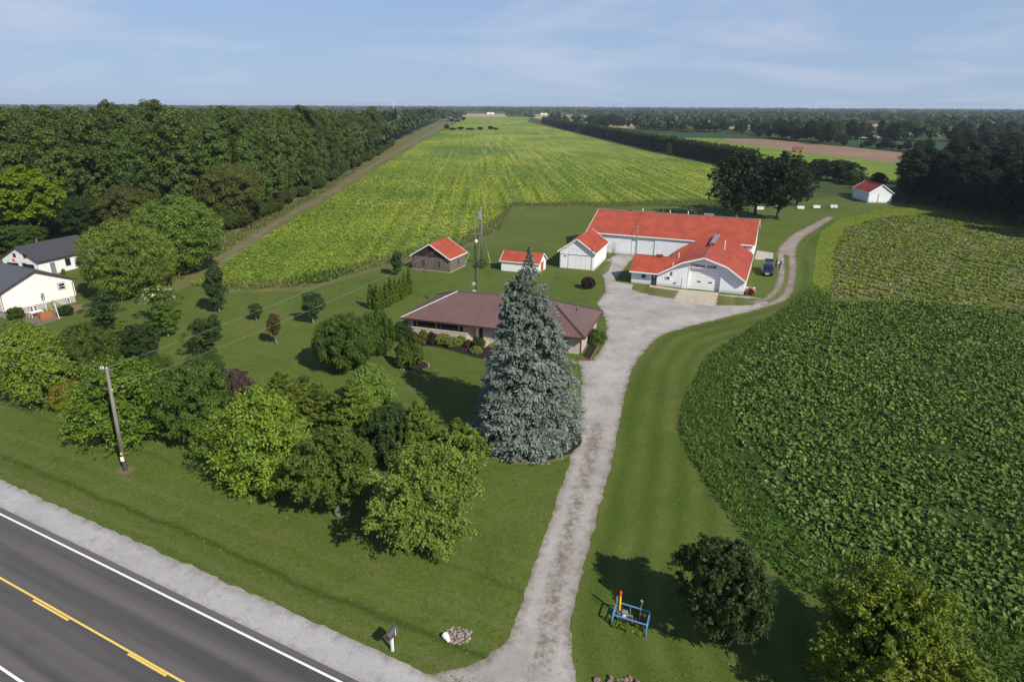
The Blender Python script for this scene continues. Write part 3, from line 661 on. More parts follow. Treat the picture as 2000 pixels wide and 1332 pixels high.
sheet('neighbour_mulch_bed', PX((20, 632), (60, 640), (110, 628), (150, 608), (178, 600), (170, 594), (140, 596), (60, 612), (20, 618)), .030, M['dirt'], .5, .2, .8)
sheet('pole_dirt_patch', ell(G(245, 919), .8, .7), .030, M['dirt'], .3, .15, .3)

# distant fields
for nm, mt, pts, z in (
    ('light_green_field', 'lime_crop', ((1316, 273), (1340, 270), (1400, 270.5), (1440, 279), (1600, 302), (1760, 319), (1750, 352), (1660, 352), (1590, 335), (1480, 312), (1395, 297)), .05),
    ('brown_field', 'brown_crop', ((1405, 271), (1490, 272), (1620, 284), (1768, 299.5), (1760, 320), (1600, 302.5), (1440, 279.5)), .08),
    ('dark_green_field', 'dark_crop', ((1270, 257), (1425, 261), (1498, 271.5), (1405, 270.5), (1300, 268)), .06),
    ('dark_green_field', 'dark_crop', ((1640, 274), (1760, 277), (2100, 285), (2100, 318), (1770, 299), (1640, 285)), .06),
    ('tan_field', 'tan_crop', ((876, 222.5), (985, 223), (990, 229), (878, 229)), .1), ('tan_field', 'tan_crop', ((1032, 224), (1130, 225.5), (1175, 230), (1160, 240), (1100, 240), (1060, 234), (1030, 229)), .1),
    ('tan_field', 'tan_crop', ((1185, 241), (1240, 243), (1240, 252), (1190, 250)), .1), ('tan_field', 'tan_crop', ((1420, 244), (1490, 246), (1492, 254), (1424, 252)), .1),
    ('tan_field', 'tan_crop', ((1530, 246), (1562, 247), (1560, 258), (1532, 256)), .1), ('tan_field', 'tan_crop', ((1680, 242), (1732, 243), (1730, 272), (1678, 270)), .1), ('tan_field', 'tan_crop', ((1950, 262), (2000, 264), (2000, 280), (1955, 276)), .1),
    ('pale_field', 'tan_crop', ((1520, 216.5), (1585, 217), (1585, 219), (1520, 218.5)), .2), ('pale_field', 'tan_crop', ((1690, 218), (1745, 218.5), (1745, 220.5), (1690, 220)), .2),
    ('tan_field', 'tan_crop', ((525, 224), (558, 224.5), (556, 230), (525, 229)), .1)):
    sheet(nm, PX(*pts), z, M[mt], 20, 0)

# ================================================================== BUILDINGS
def window_mesh(key, w_, h_, frame, sash=None, bar=.07, mat2=None):
    "frame facing -y, centred, with recessed pane kept as a second mesh"
    b = MB()
    for x0, x1, z0, z1 in ((-w_/2, w_/2, h_/2-bar, h_/2), (-w_/2, w_/2, -h_/2, -h_/2+bar), (-w_/2, -w_/2+bar, -h_/2+bar, h_/2-bar), (w_/2-bar, w_/2, -h_/2+bar, h_/2-bar)): b.box(x0, x1, -.06, .02, z0, z1)
    if sash == 'h': b.box(-w_/2+bar, w_/2-bar, -.05, .015, -bar/3, bar/3)
    if sash == 'v': b.box(-bar/3, bar/3, -.05, .015, -h_/2+bar, h_/2-bar)
    p = MB().box(-w_/2+bar, w_/2-bar, -.02, .01, -h_/2+bar, h_/2-bar)
    return b.mesh('window_'+key, frame), p.mesh('pane_'+key, mat2 or M['glass'])
def put_window(wm, parent, x, y, z, rz=0.0, name='window', pane='pane'):
    o = link(name, wm[0], parent, (x, y, z), rz); link(pane, wm[1], o); return o
def ribs_wall(prof, y, step, w_=.05, d=.03, skip=()):
    "upright ribs proud of a wall facing -y; prof(x) gives (z0, z1)"
    b = MB(); x0, x1 = prof['x']; x = x0+step/2
    while x < x1:
        if not any(a-.02 < x < c+.02 for a, c, *_ in skip if len(_) == 0):
            z0, z1 = prof['f'](x)
            for a, c, h in [s for s in skip if len(s) == 3]:
                if a < x < c: z0 = max(z0, h)
            if z1-z0 > .05: b.box(x-w_/2, x+w_/2, y-d, y, z0, z1)
        x += step
    return b
def ribs_roof(b, p00, p10, p01, p11, step, w_=.05, h_=.035):
    "ribs running from the eave edge p00-p10 up to the edge p01-p11"
    p00, p10, p01, p11 = map(Vector, (p00, p10, p01, p11)); L_ = max((p10-p00).length, (p11-p01).length); n = max(1, int(L_/step))
    nrm = (p10-p00).cross(p01-p00).normalized()
    if nrm.z < 0: nrm = -nrm
    for i in range(1, n):
        t = i/n; b.bar(p00+(p10-p00)*t, p01+(p11-p01)*t, w_, h_, nrm)
    return b
def stuff(o): o['kind'] = 'stuff'; return o
def lerp(xs, zs):
    return lambda x: float(np.interp(x, xs, zs))
def gable_shed(root, Wd, D, eave, apex, wallmat, roofmat, trim, ov=.35, rib=.3, ribmat=None, ribw=.05, ribs=True, roofrib=True, gable_only=False):
    "plain gabled building: gable faces -y, ridge along y"
    wl = MB(); t = .12
    for y0, y1 in ((0, t), (D-t, D)):
        wl.slab([(0, y0, 0), (Wd, y0, 0), (Wd, y0, eave), (Wd/2, y0, apex), (0, y0, eave)], y1-y0)
    wl.box(0, t, t, D-t, 0, eave); wl.box(Wd-t, Wd, t, D-t, 0, eave); wl.obj('wall', wallmat, root)
    if ribs:
        f = lerp((0, Wd/2, Wd), (eave, apex, eave)); r = ribs_wall({'x': (0, Wd), 'f': lambda x: (0.02, f(x)-.1)}, 0, rib, ribw)
        y = rib/2
        while y < D:
            r.box(Wd, Wd+.03, y-ribw/2, y+ribw/2, .02, eave-.1); r.box(-.03, 0, y-ribw/2, y+ribw/2, .02, eave-.1); y += rib
        stuff(r.obj('siding_ribs', ribmat or wallmat, root))
    sl = (apex-eave)/(Wd/2); k = ov*.8; rz_ = apex+.14; ez = eave-sl*k+.14
    for s in (0, 1):
        xe = -k if s == 0 else Wd+k; P = [(xe, -ov, ez), (Wd/2, -ov, rz_), (Wd/2, D+ov, rz_), (xe, D+ov, ez)]
        if s == 0: P = P[::-1]
        rb = MB(); rb.slab(P if (Vector(P[1])-Vector(P[0])).cross(Vector(P[2])-Vector(P[0])).z > 0 else P[::-1], .08); ro = rb.obj('roof_slope', roofmat, root)
        if roofrib: stuff(ribs_roof(MB(), (xe, -ov, ez), (xe, D+ov, ez), (Wd/2, -ov, rz_), (Wd/2, D+ov, rz_), .3).obj('roof_ribs', roofmat, ro))
        fb = MB(); u_ = (0, 0, 1)
        for y in (-ov-.03, D+ov+.03): fb.bar((xe, y, ez-.17), (Wd/2, y, rz_-.17), .05, .2, u_)
        fb.box(min(xe, xe+(-.04 if s == 0 else .04)), max(xe, xe+(-.04 if s == 0 else .04)), -ov-.05, D+ov+.05, ez-.17, ez+.02)
        fb.obj('fascia', trim, root)
    MB().bar((Wd/2, -ov, rz_), (Wd/2, D+ov, rz_), .22, .05).obj('ridge_cap', roofmat, root)

# ---- long machine shed
LB = empty('machine_shed', (*G(1222, 498), 0), R(-22.8), 'long white machine shed with sliding doors and a red ribbed roof', 'shed')
X0, X1, LD, LE, LR = -8.0, 23.6, 17.0, 4.1, 7.3
b = MB(); t = .15
b.box(X0, X1, 0, t, 0, LE); b.box(X0, X1, LD-t, LD, 0, LE)
for x0 in (X0, X1-t): b.slab([(x0, t, 0), (x0, LD-t, 0), (x0, LD-t, LE), (x0, LD/2, LR-.05), (x0, t, LE)], -t)
b.obj('wall', M['white_metal'], LB)
r = MB(); x = X0+.15
while x < X1: r.box(x-.03, x+.03, -.018, 0, .02, LE-.1); x += .3
y = .3
while y < LD: r.box(X1, X1+.03, y-.03, y+.03, .02, LE+(LR-LE)*(1-abs(y-LD/2)/(LD/2))-.15); y += .3
stuff(r.obj('siding_ribs', M['white_metal'], LB))
SL = (LR-LE)/(LD/2)
for s in (0, 1):
    ye, ez = (-.5, LE-SL*.5+.12) if s == 0 else (LD+.5, LE-SL*.5+.12)
    P = [(X0-.3, ye, ez), (X1+.3, ye, ez), (X1+.3, LD/2, LR+.12), (X0-.3, LD/2, LR+.12)]
    if s: P = P[::-1]
    ro = MB().slab(P, .08).obj('roof_slope', M['red_roof'], LB)
    stuff(ribs_roof(MB(), (X0-.3, ye, ez), (X1+.3, ye, ez), (X0-.3, LD/2, LR+.12), (X1+.3, LD/2, LR+.12), .6, .09, .035).obj('roof_ribs', M['red_roof'], ro))
    MB().box(X0-.32, X1+.32, ye-.05 if s == 0 else ye, ye if s == 0 else ye+.05, ez-.2, ez+.03).obj('fascia', M['white'], LB)
for x in (X0-.33, X1+.33):
    f_ = MB()
    for ye in (-.5, LD+.5): f_.bar((x, ye, LE-SL*.5-.06), (x, LD/2, LR-.06), .05, .22)
    f_.obj('barge_board', M['white'], LB)
MB().bar((X0-.3, LD/2, LR+.12), (X1+.3, LD/2, LR+.12), .3, .06).obj('ridge_cap', M['galv'], LB)
MB().bar((X0+8.9, -.5, LE-SL*.5+.17), (X0+8.9, LD/2, LR+.17), .12, .05, (0, -.3, 1)).obj('lap_joint', M['red_roof2'], LB)
for x0, x1, yy, z1 in ((-7.6, 1.0, -.16, 3.55), (2.2, 5.5, -.16, 3.75), (5.62, 12.6, -.26, 3.75), (21.4, 23.3, -.16, 3.6)):
    d_ = MB().box(x0, x1, yy, yy+.1, .06, z1).obj('sliding_door', M['white_metal'], LB); r = MB(); x = x0+.15
    while x < x1-.05: r.box(x-.025, x+.025, yy-.015, yy, .08, z1-.03); x += .3
    stuff(r.obj('door_ribs', M['white_metal'], d_))
MB().box(-7.8, 13, -.30, -.02, 3.80, 3.98).obj('door_rail', M['galv'], LB)
MB().box(1.02, 1.14, -.14, 0, 0, 3.75).obj('door_post', M['galv'], LB)
for x in (1, 6.6, 10.2): MB().tube([(x, LD/2+.3, LR-.1), (x, LD/2+.3, LR+.75)], .09, 8).obj('vent_pipe', M['white'], LB)
MB().box(13.3, 15.2, LD/2+.5, LD/2+1.2, LR-.2, LR+.45).obj('ridge_vent', M['galv'], LB)
MB().box(-1.9, -1.1, LD/2-.2, LD/2+.3, LR, LR+.32).obj('vent_box', M['red_roof2'], LB)

# ---- farm shop with the office wing
FB = empty('farm_shop', (20.0, 103.8, 0), R(-22.7), 'white farm shop with stepped red roof and red lettering over its overhead door', 'barn')
PX_ = [4.4, 8.1, 11.5, 15.05, 18.15]; PZ_ = [2.05, 4.3, 5.42, 4.3, 2.2]
DX0, DX1, DZ = 9.35, 14.28, 3.6
fz = lerp(PX_, [z-.08 for z in PZ_]); wall_t = .5
b = MB()
b.slab([(0, 0, 0), (DX0, 0, 0), (DX0, 0, DZ), (DX1, 0, DZ), (DX1, 0, 0), (18.0, 0, 0), (18.0, 0, fz(18.0)), (15.05, 0, fz(15.05)), (11.5, 0, fz(11.5)), (8.1, 0, fz(8.1)), (4.6, 0, 2.1), (0, 0, 2.1)], wall_t)
b.box(0, .12, wall_t, 6.6, 0, 2.1); b.box(0, 4.8, 6.48, 6.6, 0, 2.1); b.slab([(0, .2, 2.1), (0, 6.6, 2.1), (0, 3.3, 4.1)], -.12)
b.box(4.7, 4.82, 6.6, 20.3, 0, 2.1); b.box(17.88, 18.0, wall_t, 20.3, 0, 2.15)
b.obj('wall', M['white_metal'], FB)
fz2 = lerp([0, 4.6]+PX_[1:], [2.1, 2.1]+[z-.08 for z in PZ_[1:]])
r = ribs_wall({'x': (0, 18), 'f': lambda x: (.03, fz2(x)-.15)}, 0, .3, .045, .014, [(1.55, 2.55), (3.3, 4.35), (8.25, 9.25), (DX0-.1, DX1+.1, DZ+.1)])
y = .3
while y < 20: r.box(18.0, 18.03, y-.025, y+.025, .03, 2.1); y += .3
stuff(r.obj('siding_ribs', M['white_metal'], FB))
# barn roof: four facets
yb = [20.2, 22.5, 24.2, 22.5, 20.2]; yf = -.7
for i in range(4):
    x0, x1, z0, z1 = PX_[i], PX_[i+1], PZ_[i]+.1, PZ_[i+1]+.1
    P = [(x0, yf, z0), (x1, yf, z1), (x1, yb[i+1], z1), (x0, yb[i], z0)]
    ro = MB().slab(P, .08).obj('roof_slope', M['red_roof'] if i > 1 else M['red_roof'], FB)
    lo, hi = (0, 1) if z0 < z1 else (1, 0)
    q = [(x0, z0, yb[i]), (x1, z1, yb[i+1])]; a_, c_ = q[lo], q[hi]
    stuff(ribs_roof(MB(), (a_[0], yf, a_[1]), (a_[0], a_[2], a_[1]), (c_[0], yf, c_[1]), (c_[0], c_[2], c_[1]), .55, .08, .035).obj('roof_ribs', M['red_roof'], ro))
MB().bar((11.5, yf, 5.52), (11.5, 24, 5.52), .3, .05).obj('ridge_cap', M['red_roof'], FB)
fa = MB()
for i in range(4): fa.bar((PX_[i], yf-.03, PZ_[i]-.12), (PX_[i+1], yf-.03, PZ_[i+1]-.12), .06, .24)
fa.box(18.15, 18.2, yf, 20.2, 2.1, 2.3); fa.box(-.25, 4.5, yf-.06, yf, 1.98, 2.2); fa.obj('fascia', M['white'], FB)
# office roof, ridge along x
OR_ = 4.2; oy = 3.25
P1 = [(-.25, yf, 2.15), (4.75, yf, 2.15), (8.0, oy, OR_), (-.25, oy, OR_)]
ro = MB().slab(P1, .08).obj('roof_slope', M['red_roof'], FB); stuff(ribs_roof(MB(), (-.25, yf, 2.15), (4.75, yf, 2.15), (-.25, oy, OR_), (8.0, oy, OR_), .55, .08, .035).obj('roof_ribs', M['red_roof'], ro))
MB().slab([(-.25, oy, OR_), (8.0, oy, OR_), (4.75, 6.9, 2.15), (-.25, 6.9, 2.15)], .08).obj('roof_slope', M['red_roof'], FB)
MB().bar((-.25, oy, OR_), (7.8, oy, OR_), .25, .05).obj('ridge_cap', M['red_roof'], FB)
MB().box(3.3, 4.4, oy-.25, oy+.25, OR_, OR_+.32).obj('ridge_vent', M['red_roof2'], FB)
o = MB().box(11.1, 11.9, 10, 18.6, 5.55, 5.85).obj('ridge_vent', M['galv'], FB); MB().box(11.05, 11.95, 9.3, 9.98, 5.5, 5.9).obj('vent_box', M['red_roof2'], FB)
MB().tube([(13.6, 10.2, 4.6), (13.6, 10.2, 6.3)], .07, 8).tube([(13.6, 10.2, 6.3), (13.6, 10.2, 6.42)], .14, 8).obj('flue_pipe', M['white'], FB)
MB().tube([(6.66, .1, 2.9), (6.66, .1, 4.1)], .06, 8).obj('vent_pipe', M['white'], FB)
MB().tube([(6.6, 6.2, 3.4), (6.6, 6.2, 4.5)], .08, 8).obj('vent_pipe', M['white'], FB)
MB().box(6.58, 6.68, -.16, -.03, 2.0, 2.65).obj('wall_lamp', M['dark_steel'], FB)
# overhead door, recessed
od = empty('overhead_door', (0, 0, 0)); od.parent = FB
hh = DZ/7
pm = MB().box(DX0+.02, DX1-.02, .38, .44, .012, hh-.012).mesh('door_panel', M['white'])
for i in range(7): link('door_panel', pm, od, (0, .0 if i % 2 else .006, i*hh))
pn = MB().box(-.28, .28, .355, .375, -.1, .1).mesh('door_window', M['glass'])
for x in (10.97, 12.72): link('door_window', pn, od, (x, 0, hh*2.55))
tr = MB().box(DX0-.14, DX0-.005, -.05, -.026, 0, DZ+.12).box(DX1+.005, DX1+.14, -.05, -.026, 0, DZ+.12).box(DX0-.14, DX1+.14, -.052, -.028, DZ+.005, DZ+.15); tr.obj('door_trim', M['white'], FB)
put_window(window_mesh('office', .95, .85, M['white'], None, .1), FB, 2.05, -.03, 1.4); put_window(window_mesh('office2', .75, .55, M['white'], None, .09), FB, 6.06, -.03, 1.5)
d_ = MB().box(3.38, 4.26, -.05, .0, .08, 1.92).obj('storm_door', M['dark_steel'], FB); MB().box(3.55, 4.08, -.07, -.052, .95, 1.75).obj('door_glass', M['glass'], d_); MB().box(3.6, 3.95, -.08, -.072, 1.25, 1.7).obj('door_notice', M['galv'], d_)
d_ = MB().box(8.33, 9.17, -.06, -.01, .03, 1.95).obj('door', M['white'], FB); MB().sphere((8.42, -.1, .95), .045).obj('handle', M['galv'], d_)
MB().box(7.1, 7.45, -.14, -.03, .75, .87).obj('mail_slot', M['dark_steel'], FB)
def text_mesh(name, txt, size, depth, mat):
    cu = bpy.data.curves.new(name, 'FONT'); cu.body = txt; cu.size = size; cu.extrude = depth; cu.space_character = 1.12; cu.offset = .012
    ob = bpy.data.objects.new(name, cu); me = bpy.data.meshes.new_from_object(ob); bpy.data.objects.remove(ob)
    me.materials.clear(); me.materials.append(mat); me.name = name; return me
for txt, x0, x1, z0, hz_ in (('C', 9.58, 9.95, 3.74, .52), ('HERNAK', 10.02, 11.72, 3.80, .36), ('FARMS', 12.05, 13.45, 3.78, .38)):
    me = text_mesh('sign_letters', txt, .5, .03, M['sign_red']); xs = [v.co.x for v in me.vertices]; ys = [v.co.y for v in me.vertices]
    for v in me.vertices: v.co.x = (v.co.x-min(xs))/(max(xs)-min(xs))*(x1-x0); v.co.y = (v.co.y-min(ys))/(max(ys)-min(ys))*hz_
    o = link('sign_letters', me, FB, (x0, -.05, z0)); o.rotation_euler = (R(90), 0, 0)

# ---- white garage shed
GS = empty('garage_shed', (8.68, 114.02, 0), R(-20), 'small white gabled garage with plank doors, nearest the long shed', 'shed')
gable_shed(GS, 6.4, 10.3, 3.3, 5.5, M['white_metal'], M['red_roof'], M['white'], .4, .3)
for x0, x1, h_ in ((.15, 1.5, 2.55), (1.6, 3.0, 2.5), (3.05, 3.85, 2.5), (3.9, 4.75, 2.5), (4.8, 6.2, 2.4)):
    MB().box(x0, x1, -.07, -.035, .12, h_).obj('door_panel', M['white'], GS)
MB().box(0, 6.4, -.08, -.035, 2.62, 2.72).obj('door_rail', M['galv'], GS); MB().box(1.51, 1.59, -.06, 0, .1, 2.6).obj('door_gap', M['black'], GS)
MB().box(.75, 1.15, -.09, -.071, 2.2, 2.42).obj('window', M['glass'], GS); MB().box(-.02, 6.42, -.02, 10.32, -.05, .1).obj('footing', M['concrete_grey'], GS)
# ---- little white shed
SS = empty('tool_shed', (-2.0, 111.88, 0), R(-20), 'little white shed half hidden behind the blue spruce', 'shed')
b = MB(); Wd, D_, ev, ap = 7.1, 4.2, 1.85, 3.15
b.box(0, Wd, 0, .1, 0, ev); b.box(0, Wd, D_-.1, D_, 0, ev)
for x in (0, Wd-.1): b.slab([(x, .1, 0), (x, D_-.1, 0), (x, D_-.1, ev), (x, D_/2, ap), (x, .1, ev)], -.1)
b.obj('wall', M['white'], SS)
for s in (0, 1):
    ye = -.25 if s == 0 else D_+.25; P = [(-.25, ye, ev-.02), (Wd+.25, ye, ev-.02), (Wd+.25, D_/2, ap+.12), (-.25, D_/2, ap+.12)]
    ro = MB().slab(P if s == 0 else P[::-1], .07).obj('roof_slope', M['red_roof'], SS)
    stuff(ribs_roof(MB(), P[0], P[1], P[3], P[2], .3, .04, .03).obj('roof_ribs', M['red_roof'], ro))
    MB().box(-.27, Wd+.27, ye-.03 if s == 0 else ye, ye if s == 0 else ye+.03, ev-.16, ev).obj('fascia', M['white'], SS)
for x in (-.27, Wd+.27): MB().bar((x, -.25, ev-.15), (x, D_/2, ap), .04, .17).bar((x, D_+.25, ev-.15), (x, D_/2, ap), .04, .17).obj('barge_board', M['white'], SS)
MB().box(Wd, Wd+.04, 1.1, 2.6, .05, 1.8).obj('door', M['planter'], SS)
# ---- weathered board shed
WS = empty('board_shed', (-18.15, 112.9, 0), R(-22.8), 'old unpainted grey board shed with a bright red roof', 'shed')
gable_shed(WS, 7.65, 6.1, 2.5, 4.75, M['barnwood_dark'], M['red_roof'], M['white'], .35, .3, ribs=False)
rng = random.Random(4); b = MB(); x = 0.0
while x < 7.6:
    w_ = rng.uniform(.16, .3); w_ = min(w_, 7.65-x); b.box(x+.008, x+w_-.008, -.035-rng.random()*.02, -.002, rng.uniform(.1, .3), 2.48); x += w_
y = 0.0
while y < 6.05:
    w_ = rng.uniform(.16, .3); w_ = min(w_, 6.1-y); b.box(7.652, 7.69+rng.random()*.02, y+.008, y+w_-.008, rng.uniform(.1, .3), 2.3); y += w_
stuff(b.obj('wall_boards', M['barnwood'], WS))
b = MB(); z = 2.52; i = 0
while z < 4.6:
    hx = (4.75-z-.12)/(4.75-2.5)*3.825; b.box(3.825-hx, 3.825+hx, -.03, -.002, z, z+.2); z += .215
stuff(b.obj('gable_boards', M['barnwood_dark'], WS))
wm_ = window_mesh('shed', .6, 1.15, M['barnwood'], 'h', .12)
for x in (2.45, 5.62): put_window(wm_, WS, x, -.07, 1.4)
o = put_window(wm_, WS, 7.72, 3.2, 1.45, R(90))
MB().box(3.75, 4.3, -.06, -.035, 3.05, 3.45).obj('painted_patch', M['dog_red'], WS); MB().bar((.5, -.075, 2.45), (.5, -.075, .3), .07, .03, (0, -1, 0)).obj('corner_strip', M['pole'], WS)
MB().box(-.05, 7.72, -.05, 6.15, -.05, .13).obj('footing', M['concrete'], WS)
# ---- far white shed
FS = empty('field_shed', (*G(1694, 396.5), 0), R(-5), 'white gabled shed with a dull red roof at the edge of the right-hand field', 'shed')
gable_shed(FS, 7.0, 11.8, 3.1, 5.5, M['white_metal'], M['red_roof2'], M['white'], .3, .35)
MB().box(.2, 2.75, -.08, -.035, .08, 2.75).obj('sliding_door', M['white_metal'], FS); MB().box(2.76, 2.9, -.07, -.0, .05, 2.8).obj('door_gap', M['black'], FS); MB().box(2.95, 6.7, -.06, -.035, .08, 2.75).obj('sliding_door', M['white_metal'], FS)
MB().box(0, 6.9, -.1, -.035, 2.8, 2.95).obj('door_rail', M['white'], FS)

# ---- ranch house
HX0, HX1, HD, HE, HR = -22.7, 0.0, 9.6, 2.5, 5.0
HS = empty('ranch_house', (*G(1133.7, 692.5), 0), R(-18.2), 'low buff brick bungalow with a broad brown hip roof', 'house')
b = MB(); t = .2
b.box(HX0, -14.2, 0, t, 0, HE).box(-14.2, -12.4, .9, .9+t, 0, HE).box(-12.4, -7.4, 0, t, 0, HE).box(-7.4, -1.5, 0, t, 2.25, HE).box(-1.5, HX1, 0, t, 0, HE)
b.box(-14.2, -14.0, t, .9, 0, HE).box(-12.6, -12.4, t, .9, 0, HE)
b.box(HX0, HX0+t, t, HD, 0, HE).box(HX1-t, HX1, t, HD, 0, HE).box(HX0+t, HX1-t, HD-t, HD, 0, HE); b.obj('wall', M['brick'], HS)
ex0, ex1, ey0, ey1 = HX0-.6, HX1+.6, -.95, HD+.7; ry = (ey0+ey1)/2; hw = ry-ey0; rx0, rx1 = ex0+hw, ex1-hw; ez = HE-.02
ra, rb_ = (rx0, ry, HR), (rx1, ry, HR); c00, c10, c11, c01 = (ex0, ey0, ez), (ex1, ey0, ez), (ex1, ey1, ez), (ex0, ey1, ez)
for P, rib in (([c00, c10, rb_, ra], 1), ([c10, c11, rb_], 0), ([c11, c01, ra, rb_], 0), ([c01, c00, ra], 0)):
    ro = MB().slab(P, .1).obj('roof_slope', M['brown_roof'], HS)
    n_ = 46 if len(P) == 4 else 24; rr = MB(); A0, A1 = Vector(P[0]), Vector(P[1]); ap_ = [Vector(p) for p in P[2:]][::-1]
    nrm = (A1-A0).cross(ap_[0]-A0).normalized(); ax = (A1-A0).normalized(); Lw = (A1-A0).length
    for i in range(1, n_):
        t_ = i/n_; s = Lw*t_; run = min(s, Lw-s, hw)/hw; base = A0+ax*s; inw = Vector((-ax.y, ax.x, 0)); tip = base+inw*run*hw+Vector((0, 0, (HR-ez)*run))
        if run > .05: rr.bar(base, base.lerp(tip, .985), .025, .012, nrm)
    stuff(rr.obj('roof_seams', M['brown_roof'], ro))
for p, q, m_ in ((c00, ra, 'white'), (c10, rb_, 'brown_trim'), (c11, rb_, 'brown_trim'), (c01, ra, 'brown_trim'), (ra, rb_, 'brown_roof')):
    p, q = Vector(p), Vector(q); MB().bar(p+Vector((0, 0, .0)), q+Vector((0, 0, .0)), .06 if m_ == 'white' else .26, .06).obj('hip_cap' if m_ != 'brown_roof' else 'ridge_cap', M[m_], HS)
g_ = MB()
for p, q in ((c00, c10), (c10, c11), (c11, c01), (c01, c00)): g_.bar(Vector(p)-Vector((0, 0, .2)), Vector(q)-Vector((0, 0, .2)), .1, .19)
g_.obj('gutter', M['brown_trim'], HS)
MB().slab([(ex0+.05, ey0+.05, ez-.16), (ex1-.05, ey0+.05, ez-.16), (ex1-.05, ey1-.05, ez-.16), (ex0+.05, ey1-.05, ez-.16)], .03).obj('soffit', M['brown_trim'], HS)
wb = window_mesh('picture', 2.5, .82, M['brown_trim'], 'v', .08); wc = window_mesh('picture2', 2.4, .82, M['brown_trim'], 'v', .08)
put_window(wb, HS, -20.2, -.03, 1.6); put_window(wc, HS, -17.0, -.03, 1.6)
for x in (-21.85, -18.5, -15.35): MB().box(x-.2, x+.2, -.08, -.002, 1.18, 2.02).obj('shutter', M['shutter'], HS)
put_window(window_mesh('bed', 1.6, 1.0, M['brown_trim'], 'v', .08), HS, -9.6, -.03, 1.55)
MB().slab([(-22.6, -.55, 0), (-14.3, -.55, 0), (-14.45, -.55, 1.1), (-22.6, -.55, 1.1)], .5).obj('planter_wall', M['brick'], HS)
MB().box(-22.65, -14.4, -.58, -.02, 1.1, 1.18).obj('wall_coping', M['concrete'], HS)
d_ = MB().box(-13.3, -12.66, .83, .898, .1, 2.1).obj('door', M['shutter'], HS); MB().box(-13.2, -12.76, .81, .828, 1.3, 2.0).obj('door_glass', M['glass'], d_)
MB().box(-13.75, -13.4, .84, .898, .3, 2.1).obj('sidelight', M['white'], HS)
MB().box(-14.6, -11.6, -1.5, .9, 0, .16).obj('porch_step', M['concrete'], HS)
gd = empty('garage_door', (0, 0, 0)); gd.parent = HS; pm = MB().box(-7.38, -1.52, .1, .15, .01, .55).mesh('garage_panel', M['teal'])
for i in range(4): link('door_panel', pm, gd, (0, .004*(i % 2), i*.562))
MB().tube([(HX1+.04, -.05, HE-.2), (HX1+.04, -.05, .1), (HX1+.2, -.35, .05)], .05, 6).obj('downspout', M['brown_trim'], HS)
MB().tube([(ex0+.3, 6.2, 2.9), (ex0+.3, 6.2, 3.5)], .07, 6).obj('vent_pipe', M['shutter'], HS); MB().tube([(-1.9, 5.6, 3.3), (-1.9, 5.6, 4.0)], .06, 6).obj('vent_pipe', M['black'], HS)
tag(MB().box(1.42, 1.55, -1.7, 8.9, 0, .24).box(-.0, 1.42, -1.75, -1.62, 0, .22).obj('bed_edging', M['edging'], None, HS.location, HS.rotation_euler[2]), 'low timber edging round the mulch bed along the bungalow end wall', 'edging')

# ---- neighbour's house and garage
NH = empty('neighbour_house', (*G(147.9, 590.2), 0), R(60.4), 'cream sided neighbour house with a slate grey roof cut by the photo edge', 'house')
NL = 13.0
b = MB(); b.slab([(-9.2, 0, .95), (.3, 0, .95), (.3, 0, 3.55), (-4.45, 0, 5.62), (-9.2, 0, 3.55)], .15); b.box(-9.2, -9.05, .15, NL, .95, 3.55).box(.15, .3, .15, NL, .95, 3.55); b.obj('wall', M['cream'], NH)
MB().box(-9.1, .2, .05, NL, 0, .948).obj('foundation', M['found'], NH)
sb = MB(); z = 1.05
while z < 5.5:
    q = 1 if z < 3.5 else max(0, (5.55-z)/2.05); sb.box(-4.45-4.72*q, -4.45+4.72*q, -.012, .0, z, z+.012); z += .2
stuff(sb.obj('siding_laps', M['cream'], NH))
for s in (0, 1):
    xe = -9.75 if s == 0 else .85; P = [(xe, -.35, 3.42), (-4.45, -.35, 5.78), (-4.45, NL, 5.78), (xe, NL, 3.42)]
    MB().slab(P if s == 1 and False else (P[::-1] if (Vector(P[1])-Vector(P[0])).cross(Vector(P[2])-Vector(P[0])).z < 0 else P), .12).obj('roof_slope', M['shingle2'], NH)
    MB().bar((xe, -.37, 3.27), (-4.45, -.37, 5.63), .05, .18).obj('barge_board', M['brown_trim'], NH)
wn_ = window_mesh('neigh', .95, 1.0, M['white'], 'h', .09)
def trimmed(parent, x, z, w_, h_, wm):
    o = put_window(wm, parent, x, -.03, z); MB().box(-w_/2-.06, w_/2+.06, .0, .018, -h_/2-.06, h_/2+.06).obj('trim', M['brown_trim'], o); return o
trimmed(NH, -1.35, 2.8, .95, 1.0, wn_)
for x in (-.93, -5.35, -5.88): trimmed(NH, x, .5, .5, .8, window_mesh('base', .5, .8, M['white'], 'h', .09))
for x in (.1, -9.1): MB().tube([(x, -.32, 3.3), (x, -.06, 2.95), (x, -.06, .4), (x, -.3, .15)], .045, 6).obj('downspout', M['brown_trim'], NH)
NG = empty('neighbour_garage', (-80.7, 105.6, 0), R(72.6), 'white neighbour garage with a charcoal gable roof under the forest edge', 'garage')
GW, GL, GE, GA = 8.2, 11.0, 2.8, 4.9      # local x = along ridge, gable on x = 0, faces -x
b = MB(); b.slab([(0, 0, 0), (0, GW, 0), (0, GW, GE), (0, GW/2, GA), (0, 0, GE)], -.15) ; b.slab([(GL, 0, 0), (GL, GW, 0), (GL, GW, GE), (GL, GW/2, GA), (GL, 0, GE)], -.15); b.box(.15, GL, 0, .15, 0, GE).box(.15, GL, GW-.15, GW, 0, GE); b.obj('wall', M['white'], NG)
